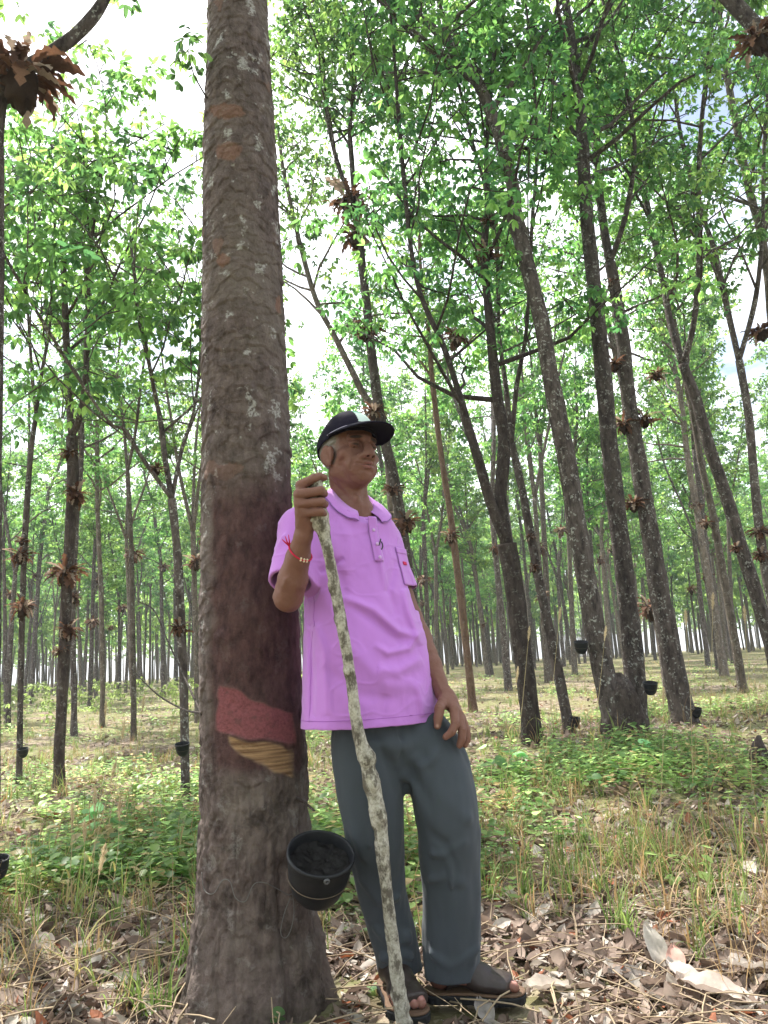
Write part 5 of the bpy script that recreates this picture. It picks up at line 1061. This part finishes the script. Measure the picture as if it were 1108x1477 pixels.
# ------------------------------------------------------------------ forest floor
def ground_pts(r, n, y0, y1, power=1.0, xs=.62):
    y = (y0**(1-power)+(y1**(1-power)-y0**(1-power))*r.random(n))**(1/(1-power)) if power != 1 else y0*(y1/y0)**r.random(n)
    x = r.uniform(-1, 1, n)*(y*xs+.25); return x, y
def clear(x, y):
    ok = np.ones(len(x), bool)
    ok &= np.hypot(x-TRK[1, 0], y-TY) > .24
    for fx, fy, fz in [FL(0, q, 0) for q in (.02, .1, .18, .25)]+[FR(0, q, 0) for q in (.02, .1, .18, .25)]: ok &= np.hypot(x-fx, y-fy) > .075
    return ok
def build_floor():
    r = np.random.default_rng(17)
    # dead leaves
    g = np.linspace(-1, 1, 4); tpl = []
    for k in range(6):
        cu, cl, tw = r.uniform(.1, .9), r.uniform(-.2, .8), r.uniform(-.5, .5); y = np.linspace(0, 1, 6); w_ = .24*np.array([.06, .75, 1, .9, .55, .03])
        V = []
        for yy, ww in zip(y, w_):
            for s in (-1, -.45, .45, 1): V.append((s*ww*math.cos(abs(s)*cu), yy-.5, abs(s)**1.5*ww*cu*1.1+cl*(yy-.5)**2*.7+tw*s*ww*(yy-.5)+r.normal(0, .012)))
        i = np.arange(5)[:, None]*4; j = np.arange(3)[None]; tpl.append((np.array(V), np.stack([i+j, i+j+1, i+5-0+j, i+4+j], -1).reshape(-1, 4)))
    Vs, Fs, Cs, o = [], [], [], 0
    for k, (Vt, Ft) in enumerate(tpl):
        n1, n2, n3 = 5200, 3000, 1000; xa, ya = ground_pts(r, n1, 1.75, 4.2, 1.0); xb, yb = ground_pts(r, n2, 3.8, 9, 1.2); xc, yc = ground_pts(r, n3, 8, 24, 1.3); x = np.concatenate([xa, xb, xc]); y = np.concatenate([ya, yb, yc]); ok = clear(x, y); x, y = x[ok], y[ok]; m = len(x)
        q_ = r.random(m); sz = np.where(q_ < .08, r.uniform(.09, .125, m), np.where(q_ < .55, r.uniform(.035, .08, m), r.uniform(.014, .035, m))); nf = np.hypot((x-.1)/.5, (y-2.36)/.3) < 1; sz = np.where(nf, sz*.7, sz); z = hgt(x, y)+r.uniform(.0, .018, m)*np.where(nf, .5, 1)+sz*.05
        R = rotz(r.uniform(0, 6.28, m))@rotx(r.normal(0, .42, m))@roty(np.where(r.random(m) < .5, np.pi, 0)+r.normal(0, .42, m))
        t = r.random(m)[:, None]; c = np.array([.085, .055, .042])*(1-t)+np.array([.32, .245, .20])*t; pal = (r.random(m) < .20)[:, None]; c = np.where(pal, np.array([.46, .41, .36])*r.uniform(.75, 1.1, (m, 1)), c); rd = (r.random(m) < .03)[:, None]; c = np.where(rd, [.26, .10, .055], c)
        V, Fq, C = scatter(Vt, Ft, np.stack([x, y, z], 1), R, sz, c); Vs.append(V); Fs.append(Fq+o); Cs.append(C); o += len(V)
    m = M('dead_leaf'); c = m.attr(); n = m.noise(m.co(), 55, 4); c = m.hsv(c, .5, 1, m.math('ADD', .6, m.math('MULTIPLY', n, .8))); mat = m.end(m.leaf(c, m.hsv(c, .5, 1.1, 1.3), .22, .7, .2))
    tag(mesh('leaf_litter', np.concatenate(Vs), np.concatenate(Fs), mat, col=np.concatenate(Cs)), 'curled pale brown dead leaves covering the forest floor', 'leaf litter', None, 'stuff')
    # twigs and straw lying flat
    parts = []; n = 1700; x, y = ground_pts(r, n, 1.8, 7); ok = clear(x, y); x, y = x[ok], y[ok]
    for a, b in zip(x, y):
        L = r.uniform(.06, .30); th_ = r.uniform(0, 6.28); d = np.array([math.cos(th_), math.sin(th_)])*L; t = np.linspace(-.5, .5, 4)[:, None]; P = np.concatenate([np.array([a, b])+d*t, hgt(a, b)+.02+r.uniform(0, .035)+t*r.normal(0, .05)+.01*np.cos(t*3)], 1); P[1:3, :2] += r.normal(0, .006, (2, 2)); parts.append(tube(P, r.uniform(.0010, .0028), 4, False))
    V, Fq = cat_mesh(parts); tag(mesh('twig_litter', V, Fq, m_simple('straw_twig', (.30, .23, .155), .85, .2, .5, 9)), 'thin straws and twigs lying among the dead leaves', 'twigs', None, 'stuff')
    # grass
    def tuft(nb, Lr, spread, wd, dry):
        Vs, Fs, Cs, o = [], [], [], 0
        for b in range(nb):
            az = r.uniform(0, 6.28); L = r.uniform(*Lr); lean = r.uniform(.05, spread); m = 6; t = np.linspace(0, 1, m); a = lean*(.3+1.6*t**1.3*r.uniform(.5, 1.3)); rad = np.cumsum(np.sin(a))*L/m; z = np.cumsum(np.cos(a))*L/m-.01; w_ = wd*r.uniform(.6, 1.2)*(1-t**2.2)+.0004
            d = np.array([math.cos(az), math.sin(az)]); s = np.array([-d[1], d[0]]); o0 = r.normal(0, .025, 2); c = o0+rad[:, None]*d
            V = np.concatenate([np.column_stack([c-s*w_[:, None], z]), np.column_stack([c+s*w_[:, None], z])]); k = np.arange(m-1); Fq = np.stack([k, k+m, k+m+1, k+1], 1)
            u = r.random(); col = (np.array([.22, .145, .075])*(1-u)+np.array([.38, .29, .165])*u) if r.random() < dry else (np.array([.085, .14, .04])*(1-u)+np.array([.19, .25, .08])*u)
            Vs.append(V); Fs.append(Fq+o); Cs.append(np.tile(col, (len(V), 1))); o += len(V)
        return np.concatenate(Vs), np.concatenate(Fs), np.concatenate(Cs)
    gm = M('grass_blade'); c = gm.attr(); gmat = gm.end(gm.leaf(c, gm.hsv(c, .5, 1.1, 1.9), .38, .6, .25))
    T_ = [tuft(20, (.10, .28), 1.5, .0026, .55), tuft(18, (.12, .34), 1.4, .0030, .35), tuft(16, (.10, .26), 1.1, .0036, .10), tuft(7, (.2, .5), .8, .0018, .7), tuft(24, (.06, .18), 1.2, .0022, .5)]
    Vs, Fs, Cs, o = [], [], [], 0
    for k, (Vt, Ft, Ct) in enumerate(T_):
        xa, ya = ground_pts(r, 95, 2.3, 4.4); xb, yb = ground_pts(r, 260, 3.2, 9, 1.1); xc, yc = ground_pts(r, 800, 8, 40, 1.2); x = np.concatenate([xa, xb, xc]); y = np.concatenate([ya, yb, yc])
        pn = fbm(np.stack([x*.9, y*.9, 0*x], 1), 3, 71+k); keep = (pn > -.16+.30*((x > -1.3)&(x < -.3)&(y > 3.4)))&clear(x, y)&~((np.abs(x-.05) < .5)&(y < 2.75)); keep &= ~((x > .15)&(x < .75)&(y > 2.0)&(y < 2.45)&(r.random(len(x)) < .8)); x, y = x[keep], y[keep]; m = len(x)
        V, Fq, _ = scatter(Vt, Ft, np.stack([x, y, hgt(x, y)], 1), rotz(r.uniform(0, 6.28, m)), r.uniform(.45, 1.05, m)*np.where(y > 8, .75, 1.0)); Vs.append(V); Fs.append(Fq+o); Cs.append(np.tile(Ct, (m, 1))*np.repeat(r.uniform(.75, 1.2, m), len(Vt))[:, None]); o += len(V)
    tag(mesh('grass', np.concatenate(Vs), np.concatenate(Fs), gmat, col=np.concatenate(Cs)), 'dry and green grass tufts growing through the leaf litter', 'grass', None, 'stuff')
    # leafy ground cover
    Vl, Fl = leaflet(.3, .1); Vl = Vl*np.array([1.9, 1, 1]); pl = []
    for k in range(4):
        n = 15; az = r.uniform(0, 6.28, n); el = r.uniform(-.1, .6, n); st = r.uniform(.015, .095, n)
        pos = np.stack([np.cos(az)*r.uniform(.0, .07, n), np.sin(az)*r.uniform(0, .07, n), st], 1); pl.append(scatter(Vl, Fl, pos, rotz(az-np.pi/2)@rotx(el-.3), r.uniform(.016, .042, n))[:2])
    Vs, Fs, Cs, o = [], [], [], 0
    for k, (Vt, Ft) in enumerate(pl):
        xa, ya = ground_pts(r, 420, 2.4, 4.2); xb, yb = ground_pts(r, 2100, 3.6, 9.5, 1.1); xc, yc = ground_pts(r, 1500, 8, 32, 1.1); x = np.concatenate([xa, xb, xc]); y = np.concatenate([ya, yb, yc])
        pn = fbm(np.stack([x*.7, y*.7, 0*x], 1), 3, 83); zone = .16-.40*np.exp(-((x-1.9)/1.7)**2-((y-5.2)/1.7)**2)-.26*np.exp(-((x+.95)/.6)**2-((y-3.9)/.8)**2)+.35*np.exp(-((y-2.6)/.9)**2)
        keep = (pn+.55*(r.random(len(x))-.5) > zone+.08)&clear(x, y)&~((np.abs(x-.05) < .5)&(y < 2.8)); x, y = x[keep], y[keep]; m = len(x); u = r.random((m, 1))**1.4; c = np.array([.060, .125, .040])*(1-u)+np.array([.19, .27, .09])*u; dr = r.random((m, 1)) < .12; c = np.where(dr, [.24, .19, .09], c)
        V, Fq, C = scatter(Vt, Ft, np.stack([x, y, hgt(x, y)], 1), rotz(r.uniform(0, 6.28, m)), r.uniform(.5, 1.7, m), c); Vs.append(V); Fs.append(Fq+o); Cs.append(C); o += len(V)
    tag(mesh('ground_cover', np.concatenate(Vs), np.concatenate(Fs), LEAF, col=np.concatenate(Cs)), 'low green leafy weeds spreading over the plantation floor', 'weeds', None, 'stuff')
    # far undergrowth between the rows, left
    n = 1500; x = r.uniform(-14, -1.2, n); y = r.uniform(11, 26, n); k = x > -y*.6-1; x, y = x[k], y[k]; pn = fbm(np.stack([x*.35, y*.35, 0*x], 1), 3, 99); k = pn > -.05; x, y = x[k], y[k]; z = hgt(x, y)+r.uniform(.05, .75, len(x))
    V, Fq, C = crown_mesh(np.stack([x, y, z], 1), None, r, 1.0, .2); dry = np.repeat(r.random(len(x)) < .5, 1); C = C*.6+np.array([.10, .085, .035])*.5
    tag(mesh('undergrowth', V, Fq, LEAF, col=C), 'dull brushy undergrowth between the distant trunks at the left', 'undergrowth', None, 'stuff')
    # --- single plants
    def seedgrass(x, y, bx, by, label, Y=None):
        B = gpt(bx, by); tp = pt(x, y, B[1]+.02); P = spline(np.array([B, B*.5+tp*.5+[.01, 0, .03], tp]), 14); hl = min(.11, .3*np.linalg.norm(tp-B)); root = thing('seed_grass', B, label, 'grass stalk', 'tall grass stalks with pale seed heads')
        V, Fq = tube(P, np.linspace(.0022, .0010, 14), 4, False); mesh('stalk', V, Fq, STRAW, root); d = P[-1]-P[-3]; d /= np.linalg.norm(d); Vl = []; n = 170
        t = r.random(n); az = r.uniform(0, 6.28, n); c = P[-1]+d*(t*hl)[:, None]; L = .016*np.sin(np.pi*(t*.85+.12)); e = np.stack([np.cos(az), np.sin(az), 0*az], 1)*.9*L[:, None]+d*(L*1.2)[:, None]; s = np.cross(e, d); s = s/np.linalg.norm(s, axis=1)[:, None]*.0018
        V = np.stack([c-s, c+s, c+e+s*.3, c+e-s*.3], 1).reshape(-1, 3); mesh('seed_head', V, np.arange(4*n).reshape(-1, 4), SEED, root)
        nb = 5; parts = []
        for q in range(nb):
            a = r.uniform(0, 6.28); f = r.uniform(.02, .55); p = P[int(f*13)]; L = r.uniform(.12, .32); t = np.linspace(0, 1, 6)[:, None]; dd = np.array([math.cos(a), math.sin(a), 0]); Q = p+dd*L*t*.8+UP*(L*(t-1.0*t**2)); s = np.cross(dd, UP)*.004*(1-t**2)
            V = np.concatenate([Q-s, Q+s]); k = np.arange(5); parts.append((V, np.stack([k, k+6, k+7, k+1], 1)))
        V, Fq = cat_mesh(parts); mesh('blade', V, Fq, gmat, root, col=np.tile([.26, .24, .09], (len(V), 1)))
    STRAW = m_simple('straw_stalk', (.42, .34, .18), .8, .2, .2, 40); sm = M('pale_seed_bristle'); SEED = sm.end(sm.leaf((.62, .53, .36), (.75, .62, .40, 1), .4, .8, .1))
    for x, y, bx, by, lb in [(205, 1028, 178, 1200, 'tall grass stalk left of the big trunk, its seed head the highest there'), (152, 1035, 140, 1190, 'tall seed grass bending beside the pale slim left trunk'), (176, 1068, 150, 1230, 'dry seed grass stalk at the left reaching to the cleared ground'), (160, 1128, 118, 1290, 'long yellow seed grass slanting up from the left litter'), (122, 1215, 112, 1330, 'short reddish seed grass in the left tuft'), (143, 1262, 106, 1420, 'seed grass with fluffy pale head nearest the left bottom corner'), (172, 1185, 160, 1300, 'pale seed grass against the green weeds left of the big trunk'), (137, 1172, 128, 1310, 'upright seed grass in the middle of the left tuft'), (104, 1195, 92, 1330, 'brown seed grass at the outer side of the left tuft'),
        (762, 925, 742, 1120, 'tall seed grass crossing the foot of the low-forked dark trunk'), (806, 900, 780, 1150, 'long seed grass right of the low-forked dark trunk'), (872, 925, 850, 1120, 'thin seed grass in front of the twin foot'), (990, 905, 1000, 1150, 'tall seed grass in front of the ferned right trunk'), (1028, 880, 1020, 1140, 'tallest seed grass toward the right edge'), (957, 1020, 952, 1180, 'short seed grass in the right weeds'), (1075, 900, 1085, 1150, 'seed grass stalk nearest the right edge'), (745, 985, 728, 1140, 'thin seed grass just right of the trousers')]:
        seedgrass(x, y, bx, by, lb)
    def broad(bx, by, n, s, label):
        B = gpt(bx, by); root = thing('broad_leaf_plant', B, label, 'plant', None); parts = []; Vs, Fs, Cs, o = [], [], [], 0
        for k in range(n):
            a = r.uniform(0, 6.28); d = np.array([math.cos(a), math.sin(a), 0]); L = s*r.uniform(.6, 1.5); e = B+d*L*.6+UP*L*r.uniform(.7, 1.4); parts.append(tube(np.array([B, B*.4+e*.6+UP*.02, e]), [.003, .0025, .002], 5, False)); m = 9; an = np.linspace(0, 2*np.pi, 16, endpoint=False)
            Rm = rotz(a-np.pi/2)@rotx(r.uniform(-.9, .1)); rr = s*r.uniform(.42, .62)*(1+.12*np.cos(an)); V = np.concatenate([np.array([[0, .3*s, -.02*s]]), np.stack([rr*np.cos(an-1.57)*.9, .3*s+rr*np.sin(an-1.57)*1.05, .05*s*np.cos(2*an)+.02*s], 1)])@Rm.T+e
            j = np.arange(0, 16, 2); Fs.append(np.stack([0*j, 1+j, 1+(j+1) % 16, 1+(j+2) % 16], 1)+o); Vs.append(V); o += 17; Cs.append(np.tile(np.array([.10, .20, .085])*r.uniform(.7, 1.4), (17, 1)))
        V, Fq = cat_mesh(parts); mesh('stem', V, Fq, STRAW, root); mesh('leaves', np.concatenate(Vs), np.concatenate(Fs), LEAF, root, col=np.concatenate(Cs))
    broad(716, 1118, 6, .11, 'pale green round-leaved plant right of the trousers under his left hand'); broad(752, 1118, 5, .10, 'round-leaved plant before the foot of the low-forked dark trunk'); broad(146, 1218, 6, .10, 'broad-leaved green plant among the left grass'); broad(865, 1145, 5, .07, 'small bright green plant below the twin foot'); broad(925, 1100, 7, .09, 'leafy green sapling right under the twin foot'); broad(545, 1440, 4, .032, 'small green seedling beside the right sandal'); broad(396, 1490, 4, .04, 'tiny bright green sprout at the foot of the big trunk')
    # large dry leaves
    def bigleaf(bx, by, L, az, tilt, colr, label):
        B = gpt(bx, by); n = 9; y = np.linspace(0, 1, 12); V = []
        for yy in y:
            w_ = .26*math.sin(math.pi*min(1, yy*.93+.05))**.8
            for s in np.linspace(-1, 1, n): V.append((s*w_, yy-.5, .10*abs(s)**2+.12*(yy-.5)**2*(-1)+.03*math.sin(9*yy+3*s)+.018*math.cos(yy*38)*abs(s)))
        V = (np.array(V)*L)@(rotz(az)@rotx(tilt)).T+B+UP*(.02+abs(math.sin(tilt))*L*.5); i = np.arange(11)[:, None]*n; j = np.arange(n-1)[None]
        tag(mesh('dry_leaf', V, np.stack([i+j, i+j+1, i+n+j+1, i+n+j], -1).reshape(-1, 4), bpy.data.materials['dead_leaf'], col=np.tile(colr, (len(V), 1))), label, 'leaf', 'large dry leaves on the ground')
    P_ = (.50, .455, .40)
    bigleaf(948, 1405, .13, .3, .95, P_, 'pale dry leaf standing on edge at the lower right'); bigleaf(1035, 1452, .20, 1.1, .2, (.46, .38, .33), 'largest pale dry leaf lying in the lower right corner'); bigleaf(992, 1440, .14, .5, .45, (.52, .46, .42), 'curled whitish leaf between the standing leaf and the corner'); bigleaf(915, 1425, .14, 1.4, .15, (.20, .175, .16), 'grey leaf lying below the standing pale leaf'); bigleaf(978, 1412, .10, -.2, .6, (.50, .30, .25), 'pinkish dry leaf right of the standing pale leaf'); bigleaf(700, 1480, .10, .2, .3, (.30, .27, .25), 'torn grey dry leaf below the sole of the left sandal'); bigleaf(790, 1440, .15, 1.9, .15, (.40, .34, .29), 'flat tan leaf in front of the left sandal toe'); bigleaf(60, 1380, .15, .7, .3, (.46, .38, .33), 'pale dry leaf at the lower left edge'); bigleaf(1085, 1420, .18, 2.2, .3, (.42, .37, .33), 'dull tan leaf by the right edge near the bottom')
    B = gpt(1095, 1105); R_ = np.array([(*B, .07), (*(B+[.01, 0, .10]), .055), (*(B+[.03, 0, .20]), .012)]); V, Fq = rough_tube(R_, 12, 20, .25, 4); tag(mesh('bark_stump', V, fix_tris(Fq), BARKD), 'dark pointed rotten stump at the right edge', 'stump')
    # vines strung between the big trunk and the grey tree
    a0 = trunk_hit(291, 1030, 0); a1 = pt(200, 868, 5.1); V, Fq = tube(spline(np.array([a0, pt(270, 985, 3.4), pt(240, 920, 4.4), pt(222, 880, 4.9), a1]), 30), .0045, 5); tag(mesh('vine', V, fix_tris(Fq), BARKD), 'thin dark vine rising left from the big trunk past the grey tree', 'vine')
    a0 = trunk_hit(290, 1028, 0); V, Fq = tube(spline(np.array([a0, pt(262, 1022, 3.2), pt(225, 1000, 4.2), pt(190, 965, 5.2)]), 26), .0042, 5); tag(mesh('vine', V, fix_tris(Fq), BARKD), 'thin dark vine sagging left from the big trunk near the pink panel height', 'vine')
    # cups on the other trees
    def far_cup(x, y, Y, s, label): make_cup(pt(x, y, Y), label, s, (0, -.25, 1))
    y_ = {k: gpt(*b)[1] for k, b in dict(L=(897, 1066), N=(988, 1043), C=(28, 1137), D=(267, 1156), K=(823, 1058)).items()}
    far_cup(-5, 1240, 3.42, .55, 'black latex cup cut by the left picture edge'); far_cup(263, 1073, y_['D']-.15, .55, 'small black cup on the grey tree just left of the big trunk'); far_cup(33, 1080, y_['C']-.08, .5, 'tiny black cup low on the slim left trunk')
    far_cup(838, 926, y_['L']-.1, .66, 'black cup hanging left of the big curved trunk'); far_cup(938, 985, y_['L']-.12, .66, 'black cup right of the pink scar on the tall straight trunk'); far_cup(1004, 1022, y_['N']-.12, .6, 'dark cup at the foot of the brown-scarred ferned trunk'); far_cup(829, 1036, y_['K']-.1, .55, 'dark cup near the foot of the slim leaning trunk')
# ------------------------------------------------------------------ assemble
build_ground(); init_ferns()
if 'man' in ONLY or not ONLY: build_man()
print('man', time.time()-T0)
if 'tree' in ONLY or not ONLY: build_main_tree(); print('big tree', time.time()-T0)
build_trunk_fittings()
if 'env' in ONLY or not ONLY:
    for s in SPECS: place_tree(s)
    print('trees', time.time()-T0); build_rows(); build_wood(); print('rows', time.time()-T0)
    build_floor()
def build_haze(den):
    V = np.array([(x, y, z) for z in (-2.0, 18.5) for y in (-1000, 1000) for x in (-1000, 1000)], float); Fq = np.array([[0, 2, 3, 1], [4, 5, 7, 6], [0, 1, 5, 4], [2, 6, 7, 3], [0, 4, 6, 2], [1, 3, 7, 5]])
    m = M('pale_air'); v = m.n('ShaderNodeVolumePrincipled'); v.inputs['Color'].default_value = (.86, .92, .97, 1); v.inputs['Density'].default_value = den; v.inputs['Anisotropy'].default_value = .25; m.l(v.outputs[0], m.out.inputs['Volume'])
    o = mesh('haze', V, Fq, m.m, smooth=False); tag(o, 'thin pale air between the trees', None, None, 'stuff')
build_haze(.0012)
print('done', time.time()-T0)
